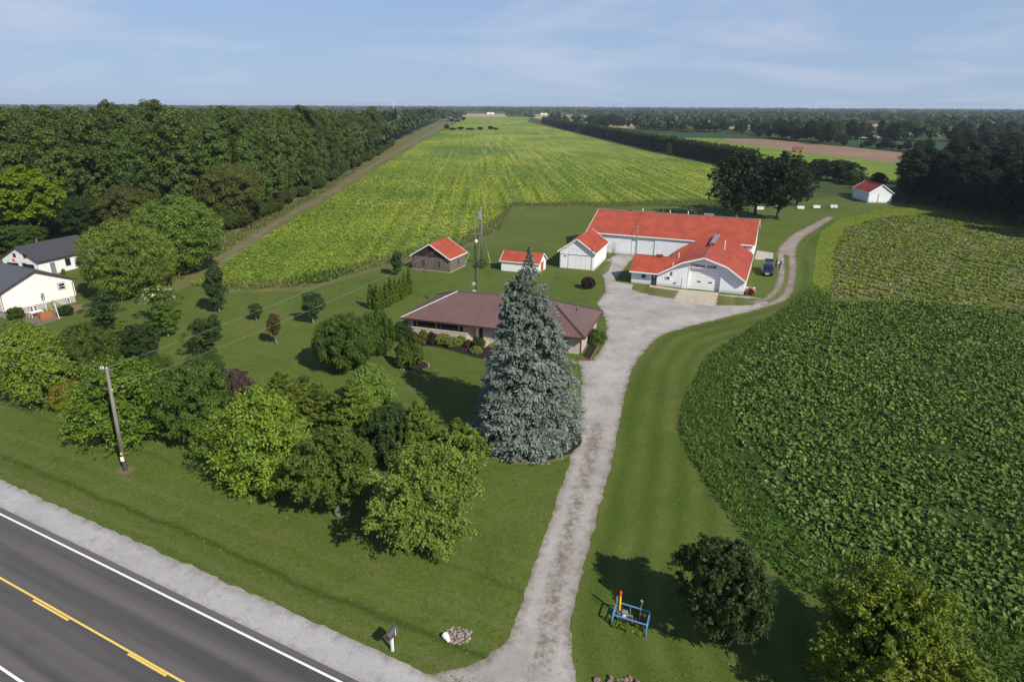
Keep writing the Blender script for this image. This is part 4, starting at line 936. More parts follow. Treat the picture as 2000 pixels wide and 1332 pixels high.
for s in (0, 1):
    ye, ez_ = (-.4, GE-.1) if s == 0 else (GW+.4, GE-.1); P = [(-.3, ye, ez_), (GL+.3, ye, ez_), (GL+.3, GW/2, GA+.12), (-.3, GW/2, GA+.12)]
    MB().slab(P if s == 0 else P[::-1], .1).obj('roof_slope', M['shingle'], NG)
    MB().bar((-.32, ye, ez_-.16), (-.32, GW/2, GA-.04), .05, .18).obj('barge_board', M['brown_trim'], NG)
MB().box(-.3, GL+.3, -.45, -.38, GE-.25, GE-.08).obj('gutter', M['brown_trim'], NG)
MB().box(2.0, 2.9, -.05, .0, .05, 2.05).obj('door', M['galv'], NG)
o = put_window(window_mesh('gar', .95, 1.25, M['brown_trim'], 'h', .09), NG, 5.3, -.03, 1.5); o = put_window(window_mesh('gar', .95, 1.25, M['brown_trim'], 'h', .09), NG, 8.7, -.03, 1.5)
for y in (2.6, 5.0): MB().box(-.05, .0, y-.32, y+.32, 3.1, 3.8).obj('gable_shutter', M['maroon'], NG)
for y in (1.0, 4.6): MB().box(-.04, .0, y, y+2.6, .05, 2.1).obj('garage_opening', M['black'], NG)
hp = empty('basketball_backboard', (0, 0, 0)); hp.parent = NG; MB().box(-.5, -.44, 2.0, 3.0, 2.45, 3.1).obj('board', M['white'], hp); MB().tube([(-.9+.22*math.cos(a*.63), 2.5+.22*math.sin(a*.63), 2.5) for a in range(11)], .02, 5).obj('hoop', M['orange'], hp)
fl = MB().bar((-.1, 4.4, 2.6), (-.9, 4.4, 3.2), .03, .03).obj('flag_pole', M['white'], NG)
MB().slab([(-.9, 4.4, 3.2), (-.55, 4.45, 2.95), (-.55, 4.35, 2.45), (-.9, 4.5, 2.6)], .015).obj('flag', M['red_paint'], fl)
MB().tube([(4.1, GW/2+.5, 4.6), (4.1, GW/2+.5, 5.6)], .09, 8).obj('chimney_pipe', M['galv'], NG)

# ================================================================== TREES AND SHRUBS
P = {}
tk = {n: trunk_mesh('trunk_'+n, i, *a) for i, (n, a) in enumerate({
    'yard': (.17, 4.2, 7, 3.0, 3.5, M['pale_bark']), 'big': (.34, 11, 8, 4.5, 7, M['bark']), 'forest': (.3, 15, 5, 3.0, 8, M['bark']),
    'sap': (.07, 2.6, 6, .9, 1.4, M['pale_bark']), 'oak': (.42, 9.5, 9, 5, 7, M['bark']), 'con': (.24, 15, 0, 0, 0, M['bark']), 'shrub': (.06, .9, 5, .5, .8, M['bark']), 'cedar': (.09, 4.5, 0, 0, 0, M['bark'])}.items())}
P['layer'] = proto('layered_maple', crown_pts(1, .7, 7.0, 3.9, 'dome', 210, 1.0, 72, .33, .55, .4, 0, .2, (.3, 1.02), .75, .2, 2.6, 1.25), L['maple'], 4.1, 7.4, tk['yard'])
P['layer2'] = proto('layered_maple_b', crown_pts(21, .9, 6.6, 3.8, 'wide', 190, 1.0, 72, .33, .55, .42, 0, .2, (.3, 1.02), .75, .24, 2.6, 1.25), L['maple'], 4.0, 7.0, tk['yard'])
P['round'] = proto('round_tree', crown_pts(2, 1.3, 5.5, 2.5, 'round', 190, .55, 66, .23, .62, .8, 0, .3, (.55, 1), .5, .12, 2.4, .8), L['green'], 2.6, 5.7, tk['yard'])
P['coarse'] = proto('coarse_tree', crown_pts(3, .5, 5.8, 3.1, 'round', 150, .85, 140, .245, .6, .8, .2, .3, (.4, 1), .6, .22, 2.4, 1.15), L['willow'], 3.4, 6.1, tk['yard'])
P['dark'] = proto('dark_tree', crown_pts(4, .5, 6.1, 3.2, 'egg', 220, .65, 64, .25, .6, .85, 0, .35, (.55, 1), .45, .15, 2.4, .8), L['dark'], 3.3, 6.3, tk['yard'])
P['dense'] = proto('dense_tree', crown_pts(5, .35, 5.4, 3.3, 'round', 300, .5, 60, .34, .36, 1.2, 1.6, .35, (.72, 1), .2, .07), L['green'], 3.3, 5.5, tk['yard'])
P['weep'] = proto('weeping_tree', crown_pts(6, .5, 3.9, 1.8, 'dome', 150, .5, 52, .3, .36, 1.1, -1.6, .3, (.6, 1), .4, .1), L['willow'], 1.8, 4.0, tk['shrub'])
P['cedar'] = proto('cedar', conifer_pts(7, .1, 6.2, 2.0, 170, 70, .42, .8, .0, .55, .5, .34, .7, irr=.22), L['cedar'], 2.0, 6.3, tk['cedar'])
P['cedar2'] = proto('cedar_b', conifer_pts(8, .1, 5.0, 2.3, 150, 70, .42, .7, .0, .65, .55, .34, .8, irr=.28), L['cedar'], 2.3, 5.2, tk['cedar'])
sp1 = conifer_pts(9, .25, 16.6, 4.6, 860, 74, .40, .62, .30, .12, .5, .36, .15, irr=.12)
sp2 = conifer_pts(10, 10.5, 15.9, 1.2, 90, 50, .36, .7, .12, .25, .42, .42, .3)
rs_ = np.random.default_rng(3); kk = 420; tz = 14.2+rs_.random(kk)*2.8; ra_ = rs_.random(kk)*6.28; rr_ = (17.1-tz)*.30*rs_.random(kk)**.5
sp3 = (np.stack([rr_*np.cos(ra_), rr_*np.sin(ra_), tz], 1), rs_.normal(size=(kk, 3)), np.stack([np.cos(ra_), np.sin(ra_), np.full(kk, 1.2)], 1), np.full(kk, .3), np.full(kk, .12), rs_.random(kk))
sp2[0][:, 0] += -1.15; sp2[0][:, 1] += -.3
P['spruce'] = proto('blue_spruce', join_pts(sp1, sp2, sp3), L['spruce'], 4.75, 16.5, tk['con'])
P['arbor'] = proto('arborvitae', crown_pts(11, .03, 4.0, .55, 'flame', 150, .15, 40, .2, .4, 1.3, 2.2, .6, (.75, 1), .15, .04), L['arbor'], .6, 4.05, None)
P['sap'] = proto('sapling', crown_pts(12, 1.3, 4.4, 1.3, 'egg', 60, .42, 40, .26, .6, .8, 0, .1, (.35, 1), .5, .2), L['green'], 1.3, 4.5, tk['sap'])
P['near'] = proto('olive_yellow_tree', crown_pts(63, .6, 9.3, 5.2, 'round', 260, 1.15, 96, .38, .58, .7, .1, .25, (.4, 1), .6, .2, 3.0, 1.2), L['maple'], 5.6, 9.7, tk['yard'])
P['sap2'] = proto('sapling_b', crown_pts(13, .9, 5.0, 1.0, 'column', 75, .42, 44, .26, .6, .9, .4, .25, (.4, 1), .4, .15), L['dark'], 1.0, 5.1, tk['sap'])
P['open'] = proto('open_tree', crown_pts(14, .9, 5.2, 2.2, 'egg', 90, .55, 40, .28, .55, .45, 0, .05, (.3, 1), .6, .25), L['green'], 2.2, 5.4, tk['sap'])
P['ball'] = proto('ball_shrub', crown_pts(15, .05, 1.6, .95, 'round', 150, .16, 40, .12, .6, 1, 0, .5, (.82, 1), .3, .04), L['green'], .95, 1.65, None)
P['loose'] = proto('loose_shrub', crown_pts(16, .05, 1.7, 1.0, 'dome', 90, .3, 36, .18, .6, 1, 0, .4, (.6, 1), .4, .15), L['green'], 1.0, 1.75, None)
P['topiary'] = proto('topiary', crown_pts(17, .03, 3.0, .95, 'drop', 210, .13, 46, .13, .5, 1, .8, .5, (.85, 1), .2, .03), L['green'], .95, 3.05, None)
P['orngrass'] = proto('ornamental_grass', crown_pts(18, .05, 1.5, 1.1, 'dome', 70, .35, 44, .5, .12, 1, 1.2, .3, (.3, 1), .2, .05), L['green'], 1.1, 1.6, None)
FT = [proto('forest_tree_%d' % i, crown_pts(30+i, 5.5-i % 3, 24, 5.2+.3*(i % 2), pr, 230, 1.25, 34, .74, .62, .8, 0, .35, (.55, 1), .5, .2, 2.8), L['forest'], 5.3, 24.5, tk['forest']) for i, pr in enumerate(('egg', 'round', 'egg', 'wide', 'dome'))]
P['bmaple'] = proto('spreading_maple', crown_pts(41, 4.5, 15, 7.4, 'wide', 230, 1.35, 66, .6, .6, .62, 0, .3, (.5, 1), .6, .16, 2.2, .8), L['brightmaple'], 7.5, 15.5, tk['big'])
P['olive'] = proto('olive_tree', crown_pts(42, 1.2, 11, 5, 'egg', 300, .9, 48, .42, .5, .9, .4, .35, (.65, 1), .45, .13), L['olive'], 5.1, 11.2, tk['big'])
P['willow'] = proto('willow_thicket', crown_pts(43, .3, 12, 5.2, 'egg', 420, .8, 48, .42, .4, 1, 1.3, .35, (.74, 1), .3, .07), L['willow'], 5.3, 12.2, tk['big'])
P['oak'] = proto('oak', crown_pts(44, 2.6, 17.2, 6.8, 'egg', 150, 1.5, 60, .62, .6, .7, 0, .18, (.4, 1), .5, .28, 2, .9), L['oak'], 7.3, 18, tk['oak'])
P['oak2'] = proto('oak_b', crown_pts(45, 3.2, 17.2, 6.6, 'round', 145, 1.5, 60, .62, .6, .7, 0, .18, (.4, 1), .5, .3, 2, .9), L['oak'], 7.2, 18, tk['oak'])

def tree(key, name, u, v, vtop, wpx, label, cat='tree', group=None, mat=None, crown='crown', du=0):
    p = P[key]
    if mat:
        k2 = key+mat
        if k2 not in P: P[k2] = recolour(p, L[mat])
        p = P[k2]
    x0, y0 = G(u, v); x, y = x0, y0; trunk_seen = key.startswith('sap') or key in ('round', 'open', 'bmaple', 'oak', 'oak2') or u == 62
    for _ in range(4):      # the crown, not the foot, is what was measured
        lo, hi = 0.0, 45.0
        for _k in range(30):
            h_ = (lo+hi)/2
            if row_of(x, y, h_) > vtop: lo = h_
            else: hi = h_
        dep = y*cp+(CAM_H-h_*.5)*sp; rad = wpx/2*dep/F_PX*1.05; sh = 0 if trunk_seen else rad*.32
        y = y0+sh*y0/math.hypot(x0, y0)
        if not trunk_seen or u == 62: x = (u-CX)/F_PX*dep
    return plant(p, name, (x, y), rad, h_, label, cat, group, None, crown)

# front row along the road, left to right
tree('layer2', 'maple_tree', 62, 786, 622, 165, 'yellow green maple at the far left edge of the roadside row')
tree('dense', 'dark_tree', 165, 755, 632, 120, 'dull green bushy tree between the two leftmost roadside maples', mat='green')
tree('loose', 'yellow_shrub', 130, 800, 735, 70, 'low yellow and orange shrub squeezed in left of the leaning pole', 'shrub', mat='yellow')
tree('layer', 'maple_tree', 232, 866, 690, 225, 'yellow green layered maple just behind the leaning utility pole')
tree('dark', 'dark_tree', 385, 884, 708, 150, 'dark green tree between the pole maple and the brightest maple', mat='green')
tree('dark', 'smoke_bush', 452, 832, 722, 120, 'purple brown smoke bush with a hazy crown behind the roadside row', 'shrub', mat='smoke')
tree('layer', 'maple_tree', 512, 968, 742, 235, 'largest and brightest yellow green maple in the roadside row')
tree('round', 'round_tree', 660, 1006, 838, 170, 'round crowned tree on a short pale trunk in the roadside row', mat='green')
tree('coarse', 'broadleaf_tree', 832, 1088, 866, 250, 'coarse leaved yellow green tree nearest the end of the drive')
tree('cedar', 'cedar_tree', 552, 838, 722, 110, 'dark olive cedar just behind the brightest maple', mat='cedar')
tree('cedar2', 'cedar_tree', 625, 842, 758, 100, 'low spreading cedar left of the tall feathery cedar')
tree('cedar', 'cedar_tree', 692, 870, 735, 110, 'tall feathery cedar below the weeping tree')
tree('weep', 'weeping_tree', 724, 802, 706, 92, 'small weeping tree with hanging light green shoots on the lawn')
tree('dark', 'dark_tree', 770, 930, 788, 115, 'blackish green shrubby tree among the cedars', mat='dark')
tree('cedar', 'cedar_tree', 818, 930, 778, 120, 'pointed cedar left of the blue spruce')
tree('cedar2', 'cedar_tree', 895, 946, 818, 120, 'light green cedar touching the left side of the blue spruce', mat='cedar')
tree('cedar2', 'cedar_tree', 590, 800, 735, 90, 'bushy cedar at the back of the cedar clump')
plant(P['spruce'], 'blue_spruce', SPR, 4.95, height_of(1030, 857, 482), 'huge blue spruce in a dark mulch ring beside the drive', 'tree', None, 0)
tree('dark', 'dark_tree', 1420, 1276, 1062, 205, 'dark round tree beside the blue pipe guard', mat='dark')
tree('near', 'broadleaf_tree', 1738, 1395, 1135, 330, 'olive yellow tree cut by the bottom edge of the photo', mat='olivey')
# left middle
tree('open', 'young_tree', 215, 648, 568, 85, 'dark open young tree nearest the neighbour garden', mat='dark')
tree('cedar', 'cedar_tree', 238, 705, 618, 56, 'narrow olive cedar beside the row of young trees', mat='cedar')
tree('dark', 'dark_tree', 272, 708, 632, 78, 'dark bushy tree right of the narrow olive cedar', mat='dark')
tree('layer2', 'shrubby_tree', 300, 772, 690, 105, 'light green low tree behind the pole maple', mat='green')
tree('olive', 'shrubby_tree', 395, 770, 690, 95, 'grey green low tree behind the dark roadside tree', mat='green')
tree('willow', 'shrubby_tree', 150, 725, 640, 100, 'grey green thicket behind the leftmost maples', mat='willow')
tree('sap2', 'young_tree', 329, 658, 585, 52, 'young tree with dark crown just below the white flowering tree', mat='green')
fl_ = tree('open', 'young_tree', 318, 630, 556, 90, 'young tree carrying pale flower sprays'); link('flowers', leaf_mesh('flower_sprays', *crown_pts(64, 2.2, 5.2, 2.1, 'egg', 40, .4, 8, .3, .35, .6, 0, 0, (.7, 1), .6, .25, 1), L['cream_flower']), fl_)
tree('sap2', 'young_tree', 429, 611, 513, 42, 'tall columnar dark young tree near the field corner', mat='dark')
tree('open', 'young_tree', 405, 698, 622, 78, 'open blue green young tree forking low on the lawn', mat='dark')
tree('sap2', 'young_tree', 424, 668, 612, 30, 'slim dark young tree behind the low forking one', mat='dark')
tree('sap', 'young_tree', 501, 627, 592, 30, 'smallest young tree on the lawn, short and dark', mat='dark')
tree('sap', 'young_tree', 541, 673, 610, 30, 'young tree with a thin reddish brown crown', mat='redtop')
tree('sap', 'young_tree', 612, 633, 569, 50, 'young tree with round crown and pale trunk on the open lawn', mat='dark')
tree('dense', 'dense_tree', 672, 726, 612, 130, 'big dense dark globe tree on the side lawn')
tree('dense', 'dense_tree', 735, 698, 603, 68, 'narrower dense tree tucked behind the globe tree')
tree('sap2', 'young_tree', 777, 538, 488, 26, 'small dark young tree behind the arborvitae row', mat='dark')
for i, (u, v) in enumerate(((726, 603), (737, 605), (746, 604), (755, 599), (764, 594), (773, 590), (782, 585), (791, 579), (800, 574))):
    q = plant(P['arbor'], 'arborvitae', G(u, v), .62+.08*math.sin(i*2.3), 3.7+.45*math.sin(i*1.7+1)+.03*i, 'slender arborvitae, %s in the close row counted from the globe tree' % ('first', 'second', 'third', 'fourth', 'fifth', 'sixth', 'seventh', 'eighth', 'last')[i], 'arborvitae', 'arborvitae row beside the bungalow')
# shrubs round the bungalow
for key, nm, u, v, vt, w_, lab, mt in (
    ('loose', 'broadleaf_shrub', 784, 666, 626, 44, 'tall dark leafy shrub at the left corner of the bungalow', 'dark'),
    ('topiary', 'clipped_shrub', 787, 719, 656, 33, 'left clipped cone shrub with a browned foot in the mulch island', 'green'),
    ('topiary', 'clipped_shrub', 810, 710, 650, 37, 'right clipped cone shrub in the mulch island', 'green'),
    ('ball', 'clipped_shrub', 789, 688, 668, 26, 'low rounded shrub behind the clipped cones', 'dark'),
    ('ball', 'ball_shrub', 807, 667, 647, 20, 'dark ball shrub at the left end of the house bed', 'dark'),
    ('loose', 'house_shrub', 826, 671, 643, 30, 'olive leafy shrub beside the purple one', 'olive'),
    ('loose', 'purple_shrub', 844, 673, 646, 26, 'purple leaved shrub under the bungalow windows', 'purple'),
    ('ball', 'chartreuse_shrub', 866, 674, 651, 34, 'left chartreuse mound shrub in the house bed', 'char'),
    ('ball', 'chartreuse_shrub', 885, 679, 658, 32, 'right chartreuse mound shrub in the house bed', 'char'),
    ('loose', 'bright_shrub', 900, 674, 654, 22, 'small vivid green shrub beside the porch', 'lime'),
    ('loose', 'tan_shrub', 916, 678, 662, 20, 'small faded tan shrub at the porch corner', 'redtop'),
    ('ball', 'ball_shrub', 935, 682, 659, 27, 'dark ball shrub right of the porch', 'dark'),
    ('loose', 'variegated_shrub', 930, 691, 674, 24, 'pale variegated low shrub at the bed edge', 'char'),
    ('orngrass', 'ornamental_grass', 1166, 672, 640, 38, 'mound of ornamental grass beside the bungalow end wall', 'green'),
    ('ball', 'purple_shrub', 1148, 565, 540, 28, 'round dark purple shrub at the foot of the lamp pole', 'purple'),
    ('loose', 'pole_shrub', 940, 524, 504, 24, 'rounded dark shrub at the foot of the transformer pole', 'green'),
    ('ball', 'ball_shrub', 29, 625, 599, 32, 'clipped green ball shrub at the left of the neighbour garden', 'green'),
    ('ball', 'ball_shrub', 127, 617, 596, 30, 'grey green ball shrub below the neighbour window', 'dark'),
    ('loose', 'hydrangea', 104, 612, 586, 26, 'hydrangea with cream flower heads by the neighbour house', 'cream_flower'),
    ('loose', 'garden_shrub', 35, 660, 622, 60, 'yellow green garden shrub nearest the left edge', 'char'),
    ('loose', 'garden_shrub', 4, 606, 588, 24, 'dark purple garden shrub cut by the left edge', 'purple'),
    ('loose', 'garden_shrub', 82, 604, 594, 18, 'small green garden shrub beside the basement windows', 'green'),
    ('loose', 'garden_shrub', 123, 537, 524, 10, 'small clump of green under the garage window', 'lime')):
    tree(key, nm, u, v, vt, w_, lab, 'shrub' if 'grass' not in nm else 'grass', None, mt, 'foliage')
# big trees left, between the forest and the neighbour
tree('bmaple', 'maple_tree', 66, 468, 318, 190, 'bright yellow green spreading maple standing against the dark forest')
tree('willow', 'willow_tree', 230, 590, 426, 142, 'broad grey green willowy tree beside the white garage')
tree('willow', 'willow_tree', 345, 540, 376, 165, 'taller grey green willowy tree nearest the dirt path')
tree('willow', 'willow_tree', 285, 572, 440, 100, 'willowy tree wedged between the two broad ones')
tree('olive', 'olive_tree', 446, 446, 314, 122, 'rounded olive brown tree in front of the dark forest edge')
tree('olive', 'olive_tree', 250, 470, 362, 120, 'olive brown tree behind the willowy thicket')
tree('olive', 'olive_tree', 165, 470, 378, 110, 'dull olive tree between the bright maple and the thicket', mat='dark')
tree('dark', 'dark_tree', 25, 495, 440, 110, 'low dark green tree at the left edge under the bright maple', mat='green')
# oaks behind the machine shed
for key, u, v, vt, w_, lab in (('oak', 1436, 431, 290, 125, 'left one of the big dark oaks behind the machine shed'), ('oak2', 1518, 429, 292, 130, 'right one of the big dark oaks with a bare trunk foot'),
    ('oak2', 1474, 420, 298, 110, 'middle dark oak half hidden between the other two'), ('oak', 1556, 402, 310, 90, 'rear dark oak at the right of the oak group')):
    tree(key, 'oak_tree', u, v, vt, w_, lab)

# the forest on the left: every crown a tree of its own
rng = np.random.default_rng(77)
edge = np.array(PX((500, 434), (545, 408), (600, 380), (660, 346), (720, 313), (780, 278), (830, 252), (868, 234)))
def edge_x(y): return np.interp(y, edge[:, 1], edge[:, 0])
cand = []
y = 138.0
while y < 1200:
    st = 7.6+max(0, (y-200))*.012
    x0 = edge_x(y)-2
    depth = 175 if y < 215 else max(26, 120-.13*y)
    if y < 163: x0 = min(x0, -112) if y < 150 else min(x0, -92)
    x = x0
    while x > x0-depth:
        cand.append((x+rng.uniform(-2.2, 2.2), y+rng.uniform(-2.2, 2.2), rng.random())); x -= st
    y += st*.95
front = []
for x, y, q in cand:
    if abs(x/(y*cp+CAM_H*sp)) > .87: continue
    hgt = (20+q*8 if y < 260 else 19+q*7.5)+(1.5 if (q*37) % 1 < .14 else 0)
    front.append((hgt/(y*y)**.5, x, y, hgt, q))
front.sort(reverse=True)
fgroup = 'forest trees left of the bean field'
for k_, (s_, x, y, hgt, q) in enumerate(front[:300]):
    ex = edge_x(y)-x
    lab, gr_ = (('tall tree in the forest wall behind the bright maple and the neighbour garage', 'forest trees behind the bright maple') if y < 215 and x < -100 else
                ('tall tree in the front rank of the forest beside the dirt path', 'front rank forest trees along the dirt path') if ex < 11 and y < 420 else
                ('small looking far tree of the forest edge running towards the horizon', 'far forest edge trees') if y >= 420 else ('tree deep in the forest, only its top showing behind the front rank', 'deep forest trees'))
    plant(FT[int(q*997) % 5], 'forest_tree', (x, y), 5.0+q*1.7, hgt, lab, 'tree', gr_, q*40)
rest = front[300:]
for i, (u, v, h_) in enumerate(((520, 424, 4), (560, 400, 5), (470, 446, 3.5), (600, 381, 5), (410, 470, 4), (650, 355, 5), (700, 327, 5), (535, 416, 3))):
    plant(P['olive'], 'edge_bush', G(u, v), 2.6+.3*(i % 3), h_, 'low bush growing along the foot of the forest edge', 'bush', 'bushes along the forest foot', i*1.3, 'foliage')

yy_ = 150.0; k9 = 0
BU = recolour(P['olive'], L['forest'])
while yy_ < 470:
    plant(BU, 'edge_bush', (edge_x(yy_)+rng.uniform(-2.5, 1.5), yy_), rng.uniform(2.0, 3.4), rng.uniform(3.0, 6.5), 'leafy bush closing the foot of the forest wall above the dirt path', 'bush', 'leafy bushes at the forest foot', k9, 'foliage'); k9 += 1; yy_ += 4.2+yy_*.012
# grove on the right
grove = []
gp = PX((1752, 396), (1850, 418), (2000, 444), (2140, 482), (2240, 470), (2050, 380), (1900, 366), (1790, 370))
lo, hi = np.min(gp, 0), np.max(gp, 0); y = lo[1]
while y < hi[1]:
    x = lo[0]
    while x < hi[0]:
        p_ = np.array([[x+rng.uniform(-2, 2), y+rng.uniform(-2, 2)]])
        if inside(p_, gp)[0]: grove.append((p_[0, 0], p_[0, 1], rng.random()))
        x += 8.5
    y += 8.0
GO = [recolour(FT[i], L['oak']) for i in range(5)]
for x, y, q in grove:
    plant(GO[int(q*991) % 5], 'grove_tree', (x, y), 4.6+q*1.8, 12.5+q*6.5, 'dark tree in the shady grove at the right edge', 'tree', 'grove trees at the right edge', q*50)
for u, v, vt, w_, lab, mt in ((1713, 372, 336, 34, 'small dark tree right behind the field shed', 'dark'), (1640, 356, 312, 80, 'dark bushy tree right of the oak group', 'dark'), (1600, 350, 310, 60, 'dark bushy tree behind the oak group', 'oak'), (1668, 362, 332, 50, 'light green bush left of the field shed', 'green'), (1690, 362, 345, 30, 'low bush just behind the field shed roof', 'dark')):
    tree('dark', 'bushy_tree', u, v, vt, w_, lab, mat=mt)

# clipped windbreak hedges between the fields
def hedge(name, pts, hs, wd, seed, label, n):
    r = np.random.default_rng(seed); A, B = np.array(pts[0]), np.array(pts[1]); Lg = np.linalg.norm(B-A); e = (B-A)/Lg; nn = np.array([-e[1], e[0]])
    t = r.random(n); z = r.random(n)**.8; lump = 1+.10*np.sin(t*Lg*1.9)+.07*np.sin(t*Lg*.77+1); side = r.choice([-1, 1], n); top = r.random(n) < .3
    off = np.where(top, r.uniform(-1, 1, n), side)*wd/2*lump*np.where(top, .9, 1.05-.35*z**2)
    zz = np.where(top, 1.0, z)*hs*lump*(1-.05*r.random(n)); pos = A+np.outer(t*Lg, e)+nn*off[:, None]
    C = np.stack([pos[:, 0], pos[:, 1], zz], 1)+r.normal(size=(n, 3))*.18; C[:, 2] = np.maximum(C[:, 2], .15)
    N = np.where(top[:, None], [0, 0, 1], np.stack([nn[0]*side, nn[1]*side, np.full(n, .35)], 1))+.5*r.normal(size=(n, 3)); T = r.normal(size=(n, 3))*.6+[0, 0, 1.2]
    s = r.uniform(.7, 1.3, n)*max(.75, Lg*.0042+.5); me = leaf_mesh(name+'_foliage', C, N, T, s*1.2, s*.6, np.clip(r.normal(.4, .25, n), 0, 1), L['dark'])
    o = empty(name, (0, 0, 0), 0, label, 'hedge', 'windbreak hedges across the fields'); link('foliage', me, o)
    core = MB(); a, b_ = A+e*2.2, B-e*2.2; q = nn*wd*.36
    core.slab([tuple(a-q)+(hs*.86,), tuple(b_-q)+(hs*.86,), tuple(b_+q)+(hs*.86,), tuple(a+q)+(hs*.86,)], hs*.85); core.obj('shade_core', M['hedge_core'], o)  # solid block, coloured near-black to stand in for the shade inside the hedge
hedge('windbreak_hedge', PX((1470, 331), (1319, 300)), 8.2, 5.0, 1, 'nearest dense windbreak hedge, ending behind the oaks', 9000)
hedge('windbreak_hedge', PX((1312, 298.5), (1136, 259)), 8.2, 5.5, 2, 'long middle windbreak hedge between the two gaps', 12000)
hedge('windbreak_hedge', PX((1132, 258), (1062, 240)), 8.0, 6.5, 3, 'farthest windbreak hedge, thin on the skyline side', 7000)

# hedgerow trees on the right plain
HT = [recolour(FT[i], L['far']) for i in range(5)]
hr = []
def scatter_line(pts, n, spread, hmin, hmax, lab):
    Lp = [np.array(G(*p)) for p in pts]; seg = [np.linalg.norm(Lp[i+1]-Lp[i]) for i in range(len(Lp)-1)]
    for i in range(n):
        d = rng.random()*sum(seg); j = 0
        while d > seg[j]: d -= seg[j]; j += 1
        p = Lp[j]+(Lp[j+1]-Lp[j])*d/seg[j]; hr.append((p[0]+rng.uniform(-spread, spread), p[1]+rng.uniform(-spread, spread), rng.uniform(hmin, hmax), lab))
scatter_line(((1270, 252), (1330, 256), (1430, 259), (1520, 268)), 46, 14, 8, 17, 'dark tree in the hedgerow behind the dark green field left of the brown field')
scatter_line(((1500, 270), (1600, 278), (1660, 285)), 34, 12, 8, 20, 'dark tree in the hedgerow along the back of the brown field')
scatter_line(((1660, 285), (1790, 298)), 14, 8, 3, 8, 'low bushy tree at the right end of the brown field')
scatter_line(((1150, 247), (1260, 250)), 34, 25, 9, 17, 'dark tree between the far tan field and the long white barn')
scatter_line(((1640, 272), (1720, 273), (1860, 277), (2000, 281)), 46, 12, 9, 18, 'dark tree in the hedgerow behind the right hand dark green field')
scatter_line(((1735, 284), (1745, 286)), 2, 3, 16, 19, 'tall lone tree standing in front of the right hand green field')
scatter_line(((1780, 296), (1795, 297)), 4, 6, 7, 10, 'small round tree at the right end of the brown field verge')
scatter_line(((1900, 300), (2030, 312)), 18, 10, 10, 16, 'dark tree behind the grove at the far right edge')
scatter_line(((1085, 232), (1100, 233)), 2, 6, 12, 16, 'lone pale tree in the far tan field'); scatter_line(((1024, 229), (1034, 230)), 2, 5, 10, 15, 'small lone tree at the far end of the bean field')
for x, y, h_, lab in hr:
    plant(HT[int(abs(x*7+y*3)) % 5], 'hedgerow_tree', (x, y), 2.2+h_*.24, h_, lab, 'tree', lab)
for u, v, h_, w_ in ((873, 254.5, 7, 5), (884, 254.8, 3, 6), (900, 255, 4, 7), (918, 255.2, 3, 8), (938, 255.3, 4, 6), (958, 254.8, 5, 5), (968, 254.6, 3, 5), (882, 238.6, 6, 7), (905, 238.8, 9, 5), (893, 239, 4, 8)):
    plant(HT[int(u) % 5], 'field_bush', G(u, v), w_*.8, h_, 'lone bush in the ditch lines crossing the far bean field', 'bush', 'bushes on the field ditch lines', u, 'foliage')

# far woodland as masses
def far_leaves(name, pts, per, seed, label=None):
    r = np.random.default_rng(seed); A = np.array(pts); n = len(A); i = np.repeat(np.arange(n), per); m_ = len(i)
    hgt, rad = A[:, 2], A[:, 3]; d = unit(r.normal(size=(m_, 3))); d[:, 2] = abs(d[:, 2])*.9-.15; rr = r.uniform(.6, 1.1, m_)
    C = np.stack([A[i, 0]+d[:, 0]*rad[i]*rr, A[i, 1]+d[:, 1]*rad[i]*rr, hgt[i]*(.5+.48*d[:, 2]*rr)], 1)
    N = unit(d+[0, 0, .4]+.5*r.normal(size=(m_, 3))); s = rad[i]*r.uniform(.45, .9, m_)
    me = leaf_mesh(name, C, N, r.normal(size=(m_, 3)), s, s*.7, np.clip(r.normal(.45, .25, m_)+.2*r.normal(size=n)[i], 0, 1), L['far'])
    o = link(name, me); o['kind'] = 'stuff'; return o
no_wood = [PX(*p_) for p_ in (((1316, 262), (1430, 261), (1500, 271), (1768, 299), (1750, 352), (1590, 335), (1395, 297)), ((1640, 274), (2100, 285), (2100, 318), (1770, 299)), ((876, 222), (985, 222.6), (990, 229), (878, 229)),
    ((1032, 223.6), (1130, 225), (1175, 230), (1160, 240), (1100, 240), (1030, 229)), ((1420, 244), (1490, 246), (1492, 254), (1424, 252)), ((1680, 242), (1732, 243), (1730, 272), (1678, 270)), ((1530, 246), (1562, 247), (1560, 258), (1532, 256)), ((1185, 241), (1240, 243), (1240, 252), (1190, 250)), ((525, 223.6), (558, 224), (556, 230), (525, 229)), ((1270, 257), (1425, 261), (1498, 271.5), (1405, 270.5), (1300, 268)), ((1950, 262), (2000, 264), (2000, 280), (1955, 276)), ((1520, 216.3), (1585, 216.8), (1585, 219), (1520, 218.5)), ((1690, 217.8), (1745, 218.3), (1745, 220.5), (1690, 220)))]+[bean_poly]
hedge_line = np.array(PX((1500, 330), (1319, 300), (1136, 259), (1062, 240)))
w1, w2, w3 = [], [], []
